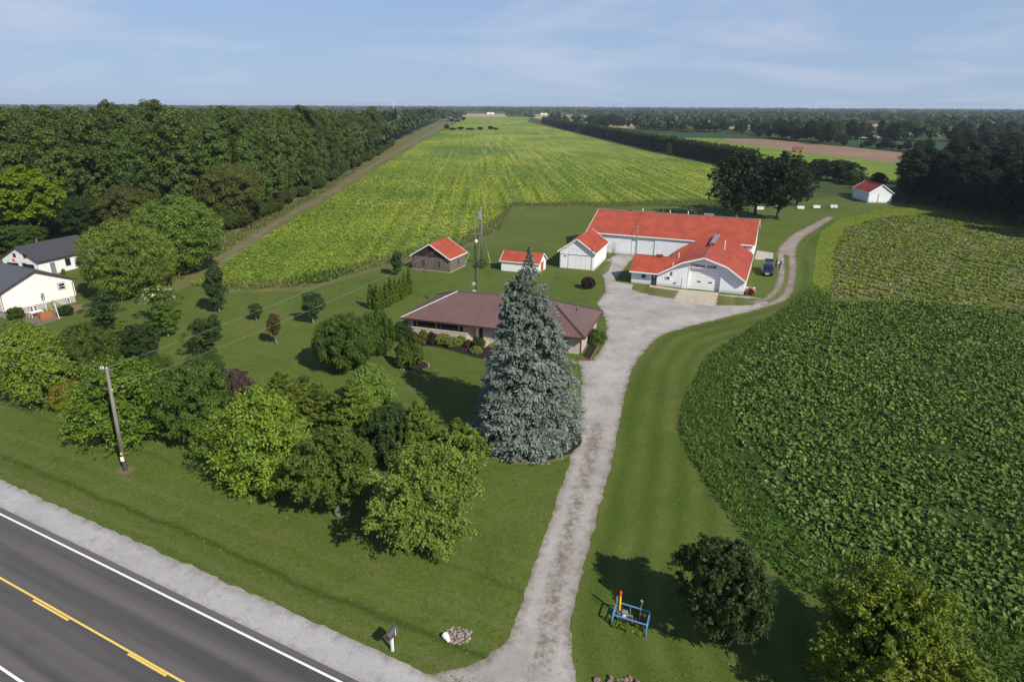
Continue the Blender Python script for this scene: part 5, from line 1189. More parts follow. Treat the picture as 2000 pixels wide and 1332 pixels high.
for d0, d1, n, bag in ((420, 900, 1700, w1), (900, 2200, 3600, w2), (2200, 7500, 5200, w3)):
    dist = np.sqrt(rng.uniform(d0**2, d1**2, n)) if d1 < 3000 else rng.uniform(d0, d1, n); th = np.radians(rng.uniform(-44, 46, n)); xs, ys = dist*np.sin(th), dist*np.cos(th)
    pts = np.stack([xs, ys], 1); ok = np.ones(n, bool)
    for q in no_wood: ok &= ~inside(pts, q)
    hx = np.interp(ys, hedge_line[::1][:, 1], hedge_line[:, 0]) if False else 0
    patch = np.array([mnoise.noise(Vector((x/260, y/420, 2.0)))+.5*mnoise.noise(Vector((x/90, y/140, 5.0))) for x, y in pts])
    ok &= patch > (-.18 if d0 < 1000 else -.3)
    if d0 == 420: ok &= (xs > 150) & (ys > 560)
    for x, y, o_, q in zip(xs, ys, ok, rng.random(n)):
        if o_ and not (-130 < x < -30 and y < 1100) and not (-140 < x < 110 and y < 1400 and x > -104+(y-1100)*.05 and y > 300 and x < 60):
            bag.append((x, y, 9+q*9 if d0 < 2000 else 11+q*7, (4+q*3.5)*(1 if d0 < 900 else 1.25 if d0 < 2200 else 2.6)))
for s_, x, y, hgt, q in rest: w1.append((x, y, hgt, 6.0))
far_leaves('far_woodland', w1, 90, 5); far_leaves('far_woodland', w2, 46, 6); far_leaves('far_woodland', w3, 22, 7)

# ------------------------------------------------------------------ crops and rough grass
def scatter(poly, dens, seed, rows=None):
    r = np.random.default_rng(seed); Q = np.array(poly); lo, hi = Q.min(0), Q.max(0); n = int(np.prod(hi-lo)*dens); p = r.uniform(lo, hi, (n, 2)); p = p[inside(p, Q)]
    return p, r
def ground_leaves(name, poly, dens, seed, size, asp, h0, h1, mat, tilt=.5, hexa=False, keep=None, upright=0, val=None, lab=None):
    p, r = scatter(poly, dens, seed)
    if keep is not None: p = p[keep(p, r)]
    n = len(p); md = np.array([mnoise.noise(Vector((a*.9, b_*.9, 0)))*.5+mnoise.noise(Vector((a*.25, b_*.25, 4)))*.6 for a, b_ in p])
    z = h0+(h1-h0)*np.clip(.5+.6*md+.25*r.normal(size=n), 0, 1.2); C = np.stack([p[:, 0], p[:, 1], z], 1)
    N = unit(np.array([0, 0, 1.0])*(1-upright)+r.normal(size=(n, 3))*tilt+.001); T = r.normal(size=(n, 3))+np.array([0, 0, 3.0])*upright
    s = (size(p) if callable(size) else size)*r.uniform(.65, 1.35, n); v = np.clip(r.normal(.42, .26, n)+.25*md, 0, 1) if val is None else val(p, r, md)
    o = link(name, leaf_mesh(name, C, N, T, s, s*asp, v, mat, .15, hexa)); o['kind'] = 'stuff'; return o
near_sq = [p for p in squash_poly]
def sq_keep(p, r):
    c = p@np.array([.80, .60]); ph = np.abs(((c/2.1) % 1)-.5)*2; nz = np.array([mnoise.noise(Vector((a*.22, b_*.22, 11)))+.6*mnoise.noise(Vector((a*.8, b_*.8, 12))) for a, b_ in p]); return r.random(len(p)) < np.clip(.95-.35*ph**3-np.maximum(0, nz-.28)*2.2, .1, 1)
ground_leaves('squash_leaves', near_sq, 33, 1, .26, .95, .10, .46, L['squash'], .6, True, sq_keep)
front_lawn = [RP(20.7, -75), RP(20.6, 22)]+[tuple(p) for p in dr_left[2:]]+PX((1100, 720), (980, 712), (800, 690), (560, 700), (300, 700), (0, 640), (-100, 640))
ground_leaves('lawn_tufts', front_lawn, 15, 21, .14, .5, .012, .04, L['turf'], .45)
ground_leaves('lawn_tufts', strip_poly, 13, 22, .14, .5, .02, .045, L['turf'], .45)
def vine_rows(p, r):
    c = p@np.array([.93, .36]); ph = np.abs(((c/2.6) % 1)-.5)*2; nz = np.array([mnoise.noise(Vector((a*.3, b_*.3, 8))) for a, b_ in p]); return (ph+.8*nz+.25*r.normal(size=len(p)) < .52)
ground_leaves('vine_leaves', vine_poly, 15, 2, .46, .8, .08, .40, L['vine'], .45, False, vine_rows)
ground_leaves('tall_grass', weeds_poly, 42, 3, .42, .26, .10, .55, L['weed'], .6, False, lambda p, r: p[:, 1]+4*r.normal(size=len(p)) < 97, .55)
ground_leaves('yellow_grass', lime_poly, 12, 4, .35, .25, .03, .15, L['limegrass'], .5, False, None, .6)
vg = [tuple(p_) for p_ in PX((372, 560), (440, 552), (600, 545), (720, 510), (900, 465), (965, 430), (1000, 398), (1200, 397), (1395, 391), (1392, 402), (1200, 405), (1003, 403), (975, 452), (905, 482), (720, 528), (600, 562), (450, 567))]
ground_leaves('tall_grass', vg, 9, 5, .7, .2, .15, .6, L['drygrass'], .5, False, None, .75)
vg2 = PX((255, 600), (300, 560), (420, 478), (500, 434), (600, 384), (700, 328), (715, 322), (640, 374), (585, 403), (500, 453), (425, 503), (352, 549), (300, 584))
ground_leaves('tall_grass', vg2, 5, 6, .8, .22, .15, .7, L['drygrass'], .5, False, None, .7)
vg3 = PX((600, 563), (700, 535), (640, 528), (560, 545)); ground_leaves('tall_weeds', PX((560, 560), (640, 552), (700, 530), (650, 532), (570, 549)), 14, 7, .9, .25, .2, .9, L['weed'], .5, False, None, .75)
def beanval(p, r, md):
    xr = p[:, 0]+p[:, 1]*.045; nz = np.array([mnoise.noise(Vector((a*.03, b_*.04, 1)))+.3*mnoise.noise(Vector((a*.12, b_*.25, 3))) for a, b_ in p]); rw = np.array([mnoise.noise(Vector((a*.55, b_*.012, 6))) for a, b_ in zip(xr, p[:, 1])])
    wr = np.clip((xr+30)/50, 0, 1); return np.clip(.44+.75*nz*(1-.5*wr)+1.7*rw*(.2+.8*wr)-.10*wr+.12*r.normal(size=len(p)), 0, 1)
bn = [q for q in bean_poly]
def nearb(p, r): return r.random(len(p)) < np.clip((135/np.maximum(p[:, 1], 60))**1.9, .03, 1)*np.clip((430-p[:, 1])/200, 0, 1)
ground_leaves('bean_leaves', [(x, y) for x, y in bn if y < 420]+[(104, 420), (-77, 420)] if False else PX((365, 556), (398, 540), (455, 506), (528, 458), (605, 411), (655, 384), (738, 330), (790, 297), (1325, 310), (1400, 325), (1390, 350), (1395, 390), (1200, 399), (1000, 398), (972, 425), (955, 450), (890, 477), (790, 500), (715, 522), (590, 556), (450, 558)), 7.5, 8, lambda p: .40+np.maximum(0, p[:, 1]-110)*.0013, .8, .08, .40, L['beanleaf'], .32, False, nearb, 0, beanval)

# ================================================================== SMALL THINGS
def at3(u, v, z): x, y = G(u, v, z); return Vector((x, y, z))
# leaning roadside pole
pb = Vector((*G(245, 919), 0)); ptop = at3(208, 719, 8.9); ptop = pb+(ptop-pb)*1.0
PO = empty('utility_pole', pb, 0, 'leaning grey wooden utility pole on the roadside lawn', 'pole')
tp = ptop-pb
MB().tube([Vector((0, 0, -.2)), tp*.5, tp], [.17, .145, .115], 10).obj('pole_shaft', M['pole'], PO, smooth=True)
MB().bar(tp*.985-Vector((.55, -.1, 0)), tp*.985+Vector((.5, -.1, 0)), .06, .08).obj('bracket', M['galv'], PO)
for q in ((-.5, .1, .1), (.02, 0, .12), (-.3, .07, .12)): MB().tube([tp*.985+Vector(q)-Vector((0, 0, .1)), tp*.985+Vector(q)+Vector((0, 0, .12))], [.05, .035], 8).obj('insulator', M['white'], PO)
MB().tube([tp*.8+Vector((.12, -.05, 0)), tp*.8+Vector((.2, -.08, .02))], .05, 6).obj('insulator', M['white'], PO)
MB().box(-.13, .13, -.20, -.17, -.2, .2).obj('notice_plate', M['white'], PO, tp*.13, .2); MB().box(-.08, .08, -.2, -.17, -.1, .1).obj('tag_plate', M['yellow'], PO, tp*.185, .2)
# transformer pole
tb = Vector((*G(941, 517), 0)); TH = height_of(941, 517, 404)
TP = empty('transformer_pole', tb, 0, 'tall pale utility pole with a transformer can behind the sheds', 'pole')
MB().tube([(0, 0, 0), (0, 0, TH)], [.17, .11], 10).obj('pole_shaft', M['pole'], TP, smooth=True)
MB().tube([(-.32, -.1, TH*.79), (-.32, -.1, TH*.9)], .24, 12).tube([(-.32, -.1, TH*.9), (-.32, -.1, TH*.915)], [.24, .06], 12).obj('transformer', M['galv'], TP)
MB().tube([(-.1, -.1, TH*.9), (-.1, -.1, TH*.99)], .03, 6).bar((-.4, 0, TH*.93), (.1, 0, TH*.93), .06, .06).obj('bracket', M['galv'], TP)
MB().box(.12, .3, -.2, 0, TH*.62, TH*.7).obj('junction_box', M['galv'], TP)
for (a, b_), lab in (((914.7, 499.4), (908.5, 515.5)), 'pale yellow guy wire guard leaning left of the transformer pole'), (((954, 500), (957.7, 514.5)), 'pale yellow guy wire guard leaning right of the transformer pole'):
    p0 = Vector((*G(*b_), 0)); top = tb+Vector((0, 0, TH*.72)); d = (top-p0).normalized()
    gw = empty('guy_wire', p0, 0, lab, 'guy wire'); MB().tube([Vector((0, 0, 0)), d*2.3], .05, 6).obj('guard_tube', M['char_paint'] if 'char_paint' in M else plain('pale_yellow_plastic', (.62, .60, .25), .6), gw)
    MB().tube([d*2.3, (top-p0)], .015, 5).obj('wire', M['galv'], gw)
# lamp pole, aerial masts, short pole
lb = Vector((*G(1152, 563), 0)); LH = height_of(1152, 563, 484)
LP_ = empty('lamp_pole', lb, 0, 'thin grey lamp pole rising from the purple shrub in the yard', 'pole'); MB().tube([(0, 0, 0), (.05, 0, LH)], [.09, .06], 8).obj('pole_shaft', M['pole'], LP_)
MB().tube([(.05, 0, LH-.1), (.35, -.3, LH+.05)], .03, 6).obj('lamp_arm', M['galv'], LP_); MB().sphere((.4, -.35, LH), .16, 8, 6, 0, (1, 1, .8)).obj('lamp_head', M['galv'], LP_); MB().bar((-.4, 0, LH-.6), (.5, 0, LH-.6), .07, .08).obj('cross_arm', M['pole'], LP_)
def lattice(name, base, h_, wd, label, mat):
    o = empty(name, base, .3, label, 'mast'); legs = [(wd*math.cos(a), wd*math.sin(a)) for a in (.3, 2.4, 4.5)]
    for x, y in legs: MB().tube([(x, y, 0), (x*.7, y*.7, h_)], .026, 6).obj('leg', mat, o)
    b = MB(); z = 0; k = 0
    while z < h_-.8:
        for i in range(3):
            (x0, y0), (x1, y1) = legs[i], legs[(i+1) % 3]; s0, s1 = 1-.3*z/h_, 1-.3*(z+.8)/h_
            b.tube([(x0*s0, y0*s0, z), (x1*s1, y1*s1, z+.8)], .018, 4)
        z += .8
    stuff(b.obj('lattice_braces', mat, o)); return o
m1b = Vector((*G(930.5, 621), 0)); m1h = height_of(930.5, 621, 474)
m1 = lattice('aerial_mast', m1b, m1h, .17, 'dark lattice aerial mast with a dish and lamp behind the bungalow', M['dark_steel'])
MB().sphere((.1, -.15, m1h+.2), .2, 10, 8, 0, (1, .7, 1.2)).obj('yard_lamp', M['white'], m1)
def dish(z, r_, x):
    b = MB(); n = 14; ring = [[(x+q*r_*math.cos(2*math.pi*i/n), -.35-.25*q*q*r_*-1-.2*r_, z+q*r_*math.sin(2*math.pi*i/n)) for i in range(n)] for q in (.05, .4, .75, 1)]
    for k in range(3): b.add(ring[k]+ring[k+1], [(i, (i+1) % n, n+(i+1) % n, n+i) for i in range(n)])
    b.tube([(x, -.35, z), (0, 0, z)], .03, 5); return b.obj('dish', M['dish'], m1)
dish(5.0, .30, -.40); dish(3.9, .33, -.35)
b = MB(); b.tube([(0, 0, m1h), (0, 0, m1h+3.2)], .025, 5)
for z, wd in ((m1h+1.2, 1.4), (m1h+2.2, 1.0), (m1h+3.1, .6)):
    b.tube([(-wd/2, 0, z), (wd/2, 0, z)], .018, 4)
    for i in range(5): b.tube([(-wd/2+wd*i/4, -.35, z), (-wd/2+wd*i/4, .35, z)], .012, 4)
b.obj('aerial', M['galv'], m1)
m2b = Vector((*G(1241, 506), 0)); m2h = height_of(1241, 506, 446)
m2 = lattice('aerial_mast', m2b, m2h, .2, 'pale lattice aerial mast behind the office wing', M['galv'])
b = MB(); b.tube([(0, 0, m2h), (0, 0, m2h+1.2)], .02, 5); b.tube([(-1.0, 0, m2h+.3), (1.0, .3, m2h+.3)], .02, 4)
for i in range(6): b.tube([(-1+.4*i, -.5, m2h+.3), (-1+.4*i, .5, m2h+.3)], .014, 4)
b.obj('aerial', M['galv'], m2)
q = tag(MB().tube([(0, 0, 0), (.15, 0, height_of(1293, 428, 397))], [.13, .1], 8).obj('wooden_post', M['pole'], None, (*G(1293, 428), 0)), 'short pale post standing behind the machine shed', 'post')
# wires
def wire(name, a, b_, sag, lab, r_=.0095):
    a, b_ = Vector(a), Vector(b_); pts = [a.lerp(b_, i/16)-Vector((0, 0, sag*4*(i/16)*(1-i/16))) for i in range(17)]
    return tag(MB().tube(pts, r_, 5).obj(name, M['wire']), lab, 'wire', 'overhead wires')
nxt = pb+Vector((-RE[0]*52, -RE[1]*52, 0))
wire('power_line', ptop, tb+Vector((0, 0, TH*.95)), 1.0, 'upper wire from the leaning pole back to the transformer pole'); wire('power_line', pb+tp*.8, tb+Vector((0, 0, TH*.68)), 1.1, 'lower wire from the leaning pole back to the transformer pole')
wire('power_line', ptop+Vector((-.4, .1, 0)), nxt+Vector((0, 0, 9)), .7, 'upper wire leaving the leaning pole towards the left edge'); wire('power_line', pb+tp*.8, nxt+Vector((0, 0, 7.2)), .7, 'lower wire leaving the leaning pole towards the left edge')
wire('power_line', tb+Vector((0, 0, TH*.7)), lb+Vector((0, 0, LH-.5)), .8, 'wire from the transformer pole to the lamp pole', .014); wire('power_line', tb+Vector((0, 0, TH*.66)), m1b+Vector((0, 0, 4.6)), .5, 'wire from the transformer pole down to the aerial mast', .014)

# mailbox
mb = empty('mailbox', (*G(767, 1271), 0), ROADA*-1, 'grey topped mailbox on a white post at the road edge', 'mailbox')
MB().box(-.06, .06, -.06, .06, 0, 1.08).obj('post', M['white'], mb); MB().box(-.05, .05, -.3, .3, 1.0, 1.1).obj('arm', M['pole'], mb)
b = MB(); n = 8; prof_ = [(-.17, 0), (.17, 0)]+[(.17*math.cos(math.pi*i/n), .2+.17*math.sin(math.pi*i/n)) for i in range(n+1)]
b.slab([(x, -.36, 1.1+z) for x, z in prof_], .72); b.obj('box_shell', M['slate'] if 'slate' in M else M['shingle2'], mb); MB().box(-.15, .15, -.375, -.362, 1.12, 1.4).obj('box_door', M['maroon'], mb)
MB().box(.172, .182, -.2, .1, 1.14, 1.28).obj('side_panel', M['maroon'], mb); MB().box(.185, .2, .1, .14, 1.1, 1.5).obj('flag', M['white'], mb)
# ring of stones
rng2 = random.Random(9)
def stone_heap(name, c, n, rx, ry, size, mat, label, ring=False):
    o = empty(name, (*c, 0), 0, label, 'stones')
    for i in range(n):
        a = rng2.random()*6.28; q = (rng2.uniform(.72, 1) if ring else rng2.random()**.5); s = size*rng2.uniform(.6, 1.35)
        MB().sphere((0, 0, 0), s, 7, 5, 0, (1, rng2.uniform(.6, .9), rng2.uniform(.5, .75)), .16, rng2).obj('stone', mat, o, (q*rx*math.cos(a), q*ry*math.sin(a), s*.3+(1-q)*.05), rng2.random()*3)
    return o
stone_heap('stone_heap', G(893, 1241), 85, .85, .62, .095, M['stone'], 'small heap of rough tan stones on the front lawn')
sheet('stone_heap_soil', ell(G(893, 1242), .8, .55), .028, M['dirt'], .3, .15, .4)
pt = empty('white_pot', (*G(873, 1250), 0), .6, 'white pot lying tipped beside the heap of tan stones', 'pot'); MB().tube([(0, -.22, .17), (0, .05, .19), (0, .24, .2)], [.1, .17, .19], 12).obj('pot_body', M['white'], pt); MB().tube([(0, .241, .2), (0, .26, .2)], .15, 12).obj('pot_mouth', M['mulch'], pt)
stone_heap('stone_bed', G(1204, 1336), 34, 1.2, .5, .17, M['pink_stone'], 'bed of pinkish stones at the bottom edge by the drive')
q = tag(MB().sphere((0, 0, .12), .34, 9, 6, 0, (1, .8, .55), .1, rng2).obj('boulder', M['pink_stone'], None, (*G(730, 801), 0)), 'single pinkish boulder at the foot of the weeping tree', 'boulder')
b = MB()
for i in range(22):
    a = -2.6+i*.19; b.sphere((2.15*math.cos(a)*math.cos(-.3)-1.55*math.sin(a)*math.sin(-.3), 2.15*math.cos(a)*math.sin(-.3)+1.55*math.sin(a)*math.cos(-.3), .03), .06+.03*(i % 3), 6, 4, 0, (1, .8, .7), .15, rng2)
o = b.obj('edging_stones', M['stone'], None, (*TOP, .02)); o['kind'] = 'stuff'
# blue pipe guard
nl, nr = Vector((*G(1195, 1222), 0)), Vector((*G(1261, 1243), 0)); gh = height_of(1195, 1222, 1199.5)
fr = at3(1273, 1200, gh)-at3(1266.5, 1226, gh); fr.z = 0; ax = nr-nl
PG = empty('pipe_guard', nl, 0, 'blue pipe guard frame round a meter on the lawn by the drive', 'pipe frame')
c4 = [Vector((0, 0, 0)), ax, ax+fr, fr]
for p in c4: MB().tube([p, p+Vector((0, 0, gh))], .045, 8).obj('post', M['blue_pipe'], PG)
for i in range(4): MB().tube([c4[i]+Vector((0, 0, gh)), c4[(i+1) % 4]+Vector((0, 0, gh))], .045, 8).obj('top_rail', M['blue_pipe'], PG)
for i in (1, 3): MB().tube([c4[i]+Vector((0, 0, gh*.5)), c4[(i+1) % 4]+Vector((0, 0, gh*.5))], .035, 8).obj('side_rail', M['blue_pipe'], PG)
for t_ in (.42, .72): MB().tube([c4[3].lerp(c4[2], t_), c4[3].lerp(c4[2], t_)+Vector((0, 0, gh))], .03, 6).obj('post', M['galv'], PG)
def rel(s, t_, z): return nl+ax*s+fr*t_+Vector((0, 0, z))
GM = empty('gas_meter', rel(.22, .55, 0), math.atan2(ax.y, ax.x), 'grey meter and pipework inside the blue pipe guard', 'meter')
MB().tube([(-.25, 0, 0), (-.25, 0, .55), (.0, 0, .55)], .04, 8).tube([(.3, 0, .55), (.62, 0, .62), (.62, 0, 0)], .035, 8).obj('pipe', M['galv'], GM); bbevel(MB().box(0, .32, -.14, .14, .35, .8).obj('meter_body', M['galv'], GM), .05, 2)
MB().tube([(.16, -.15, .58), (.16, -.18, .58)], .09, 12).obj('dial', M['white'], GM); MB().tube([(-.05, .12, .5), (-.05, .12, .62)], .13, 10).obj('regulator', M['galv'], GM)
MB().tube([(.95, .5, 0), (.95, .5, .95), (1.02, .5, 1.35)], .04, 8).tube([(1.02, .5, 1.3), (1.02, .5, 1.4), (.92, .5, 1.42)], .07, 8).obj('vent_riser', M['galv'], GM)
YM = empty('marker_post', rel(.1, .95, 0), 0, 'yellow marker post with an orange cap beside the meter', 'marker'); hy = 1.75
MB().tube([(0, 0, 0), (0, 0, hy*.8)], .065, 10).obj('post', M['yellow'], YM); MB().tube([(0, 0, hy*.8), (0, 0, hy*.97), (0, 0, hy)], [.07, .07, .03], 10).obj('cap', M['orange'], YM); MB().tube([(-.2, -.1, 0), (-.2, -.1, hy*.85)], .015, 5).box(-.24, -.17, -.12, -.11, hy*.6, hy*.85).obj('tag_rod', M['galv'], YM)
pq = [tuple((nl+ax*a+fr*c)[:2]) for a, c in ((-.02, -.06), (1.02, -.06), (1.02, 1.0), (-.02, 1.0))]
sheet('guard_soil', pq, .026, M['mulch'], .3, .06)
P['hosta'] = proto('hosta', crown_pts(60, .03, .4, .36, 'dome', 14, .14, 10, .22, .55, 1, .4, .2, (.3, 1), .6, .1), L['lime'], .36, .42, None)
for i in range(11): plant(P['hosta'], 'hosta_plant', rel(.08+.085*i, .12+.1*math.sin(i*2.1), 0)[:2], .30, .42-.02*i, 'yellow green leafy plant growing along the blue pipe guard', 'plant', 'leafy plants in the pipe guard', i, 'foliage')

# dark SUV with its tailgate up
SU = empty('parked_suv', (*G(1498.5, 534.5), 0), R(-22.5), 'dark navy SUV parked on the grass with its tailgate raised', 'SUV')
def loft(sec):
    b = MB(); n = len(sec[0])
    for s_ in sec: b.v += [tuple(p) for p in s_]
    for i in range(len(sec)-1): b.f += [(i*n+j, i*n+(j+1) % n, (i+1)*n+(j+1) % n, (i+1)*n+j) for j in range(n)]
    b.f += [tuple(range(n-1, -1, -1)), tuple(range((len(sec)-1)*n, len(sec)*n))]; b.m = [0]*len(b.f); return b
def sec(y, w_, z0, z1, sh=.1): return [(-w_*.9, y, z0), (w_*.9, y, z0), (w_, y, z0+.22), (w_, y, z1-sh), (w_*.9, y, z1), (-w_*.9, y, z1), (-w_, y, z1-sh), (-w_, y, z0+.22)]
o = loft([sec(-2.45, .62, .38, .80), sec(-2.36, .84, .26, .92), sec(-1.9, .93, .24, 1.02), sec(-1.05, .95, .24, 1.10), sec(.6, .96, .24, 1.12), sec(1.7, .95, .26, 1.12), sec(2.3, .90, .30, 1.08), sec(2.4, .78, .40, .98)]).obj('body', M['car'], SU, smooth=False); bbevel(o, .04, 2)
gh_ = [[(-.8, -1.05, 1.08), (.8, -1.05, 1.08), (.8, -1.05, 1.1), (-.8, -1.05, 1.1)], [(-.86, -.25, 1.08), (.86, -.25, 1.08), (.68, -.25, 1.70), (-.68, -.25, 1.70)], [(-.88, 1.6, 1.08), (.88, 1.6, 1.08), (.70, 1.6, 1.74), (-.70, 1.6, 1.74)], [(-.84, 2.25, 1.06), (.84, 2.25, 1.06), (.66, 2.0, 1.68), (-.66, 2.0, 1.68)]]
o = loft(gh_).obj('cabin', M['car'], SU); bbevel(o, .03, 2)
MB().slab([(-.74, -1.0, 1.14), (.74, -1.0, 1.14), (.62, -.30, 1.675), (-.62, -.30, 1.675)], -.03).obj('windscreen', M['glass'], SU)
for s in (-1, 1):
    MB().slab([(s*.90, -.75, 1.16), (s*.905, 2.0, 1.16), (s*.735, 1.85, 1.64), (s*.715, -.2, 1.62)][::s], -.02).obj('side_glass', M['glass'], SU)
    MB().bar((s*.62, -.1, 1.77), (s*.62, 1.75, 1.80), .05, .05).obj('roof_rail', M['chrome'], SU)
    bbevel(MB().box(min(s*.97, s*1.16), max(s*.97, s*1.16), -.75, -.6, 1.08, 1.26).obj('mirror', M['car'], SU), .04)
    MB().slab([(s*.50, -2.43, .62), (s*.82, -2.37, .62), (s*.86, -2.20, .86), (s*.55, -2.40, .84)][::-s], -.04).obj('headlight', M['lamp_glass'], SU)
    for y in (-1.5, 1.5):
        wl = MB().tube([(s*.72, y, .36), (s*.97, y, .36)], .36, 18).obj('wheel', M['tyre'], SU); MB().tube([(s*.965, y, .36), (s*.985, y, .36)], .22, 12).obj('rim', M['rim'], wl)
MB().box(-.45, .45, -2.49, -2.455, .58, .78).obj('grille', M['chrome'], SU); MB().box(-.26, .26, -2.52, -2.492, .40, .54).obj('licence_plate', M['white'], SU)
o = MB().slab([(-.72, 2.0, 1.75), (.72, 2.0, 1.75), (.72, 3.0, 2.05), (-.72, 3.0, 2.05)], .09).obj('tailgate', M['car'], SU); MB().slab([(-.58, 2.2, 1.83), (.58, 2.2, 1.83), (.58, 2.75, 1.995), (-.58, 2.75, 1.995)], .03).obj('rear_glass', M['glass'], o)
MB().box(-.7, .7, 1.85, 1.98, 1.70, 1.76).obj('roof_bar', M['chrome'], SU)

# three people
def person(name, loc, rz, label, shirt, trousers, skinm, bag=None, arms=((.30, -.05, .95), (-.30, -.05, .95)), stride=.14, h_=1.74):
    V = [(0, 0, .95), (0, 0, 1.15), (0, 0, 1.38), (0, -.01, 1.50), (0, -.03, 1.60), (0, -.03, 1.70)]; E_ = [(0, 1), (1, 2), (2, 3), (3, 4), (4, 5)]
    Rr = [(.155, .11), (.14, .10), (.17, .11), (.055, .055), (.085, .095), (.075, .085)]
    for s, (ax_, ay, az) in zip((1, -1), arms):
        k = len(V); V += [(s*.19, 0, 1.40), (s*.25, .02, 1.15), (ax_, ay-.08, az), (ax_, ay-.12, az-.09)]; E_ += [(2, k), (k, k+1), (k+1, k+2), (k+2, k+3)]; Rr += [(.06, .06), (.05, .05), (.036, .036), (.045, .025)]
        k = len(V); V += [(s*.09, -s*stride*.3, .86), (s*.10, -s*stride*.7-.03, .48), (s*.10, -s*stride, .09), (s*.11, -s*stride-.14, .04)]; E_ += [(0, k), (k, k+1), (k+1, k+2), (k+2, k+3)]; Rr += [(.10, .10), (.066, .066), (.045, .045), (.045, .035)]
    me = bpy.data.meshes.new('figure'); me.from_pydata(V, E_, []); ob = bpy.data.objects.new('figure', me); COL.objects.link(ob)
    sk = ob.modifiers.new('skin', 'SKIN'); sv = me.skin_vertices[0].data
    for i, r_ in enumerate(Rr): sv[i].radius = r_
    sv[0].use_root = True; su_ = ob.modifiers.new('sub', 'SUBSURF'); su_.levels = 1; su_.render_levels = 1
    dg = bpy.context.evaluated_depsgraph_get(); m2 = bpy.data.meshes.new_from_object(ob.evaluated_get(dg)); bpy.data.objects.remove(ob)
    m2.materials.clear()
    for m_ in (skinm, shirt, trousers, M['black']): m2.materials.append(m_)
    for p in m2.polygons:
        c = p.center; arm = abs(c.x) > .2 and c.z > .7
        p.material_index = 3 if c.z < .1 else 2 if c.z < .95 and not arm else 0 if (c.z > 1.50 or (arm and c.z < 1.12)) else 1
        p.use_smooth = True
    m2.name = 'person_body'; r_ = empty(name, loc, rz, label, 'person'); r_.scale = (h_/1.76,)*3; link('body', m2, r_)
    MB().sphere((0, -.015, 1.70), .105, 10, 6, 0, (.95, 1.05, .85)).obj('hair', M['hair'], r_)
    fa_ = MB(); fa_.sphere((-.035, -.118, 1.655), .012, 6, 4).sphere((.035, -.118, 1.655), .012, 6, 4); fa_.obj('eyes', M['black'], r_); MB().sphere((0, -.125, 1.625), .018, 6, 4).obj('nose', skinm, r_)
    return r_
p1 = person('person', (*G(1514.5, 523.8), 0), R(40), 'person dressed in black standing beside the SUV, holding something pale', M['blackcloth'], M['blackcloth'], M['skin'], arms=((.3, -.22, 1.08), (-.27, -.1, .92)))
tag(MB().box(-.14, .14, -.02, .02, -.18, .18).obj('paper_sheet', M['white'], None, (G(1514.5, 523.8)[0]+.42, G(1514.5, 523.8)[1]-.12, 1.05), .6), 'pale paper held by the person in black', 'paper')
p2 = person('person', (*G(1525, 519.8), 0), R(-70), 'person in a white shirt and dark trousers on the track', M['whitecloth'], M['blackcloth'], M['skin'], stride=.2)
p3 = person('person', (*G(1521, 529.8), 0), R(20), 'person in navy clothes nearest the camera beside the track', M['navy'], M['navy'], M['skin'], stride=.05)
# dog house and board
DH = empty('dog_house', (*G(1464.5, 575.5), 0), R(-22.7), 'little red brown dog house by the farm shop corner', 'dog house')
b = MB(); b.slab([(-.6, -.6, 0), (-.22, -.6, 0), (-.22, -.6, .62), (.22, -.6, .62), (.22, -.6, 0), (.6, -.6, 0), (.6, -.6, .75), (0, -.6, 1.2), (-.6, -.6, .75)], .06).slab([(-.6, .54, 0), (.6, .54, 0), (.6, .54, .75), (0, .54, 1.2), (-.6, .54, .75)], .06).box(-.6, -.54, -.54, .54, 0, .75).box(.54, .6, -.54, .54, 0, .75).box(-.5, .5, -.2, -.18, 0, .7); b.obj('wall', M['dog_red'], DH)
for s in (-1, 1): MB().slab([(s*.78, -.72, .64), (0, -.72, 1.27), (0, .72, 1.27), (s*.78, .72, .64)][::-s], .05).obj('roof_slope', M['red_roof'], DH)
MB().box(-.2, .2, -.53, -.5, .02, .6).obj('doorway', M['black'], DH)
tag(MB().box(-.75, .75, -.25, .25, .0, .12).obj('pale_board', M['white'], None, (*G(1466, 563), 0), R(-22)), 'pale board lying on the grass behind the dog house', 'board')
# white bins in a row behind the oaks
BN = empty('white_bin', (*G(1563, 408.5), 0), R(-8), 'white low bin on the grass, nearest the oak trunks in the open row', 'bin', 'white bins on the grass')
bbevel(MB().box(-.95, .95, -.5, .5, .1, .72).obj('bin_body', M['white'], BN), .03); MB().box(-1.0, 1.0, -.55, .55, .723, .82).obj('lid', M['white'], BN)
for x in (-.7, .7): MB().box(x-.06, x+.06, -.5, .5, 0, .098).obj('skid', M['pole'], BN)
for (u, v), lab in (((1594, 407), 'white low bin in the middle of the open row'), ((1627.5, 406.5), 'white low bin nearest the field shed, with a dark mark'), ((1484, 410), 'white low bin seen between the oak trunks'), ((1524, 406.5), 'white low bin seen through the right oak crown')):
    c = copy_tree(BN); c.location = (*G(u, v), 0); c['label'] = lab
    if 'mark' in lab: MB().box(-.1, .2, -.515, -.502, .25, .55).obj('dark_panel', M['shutter'], c)
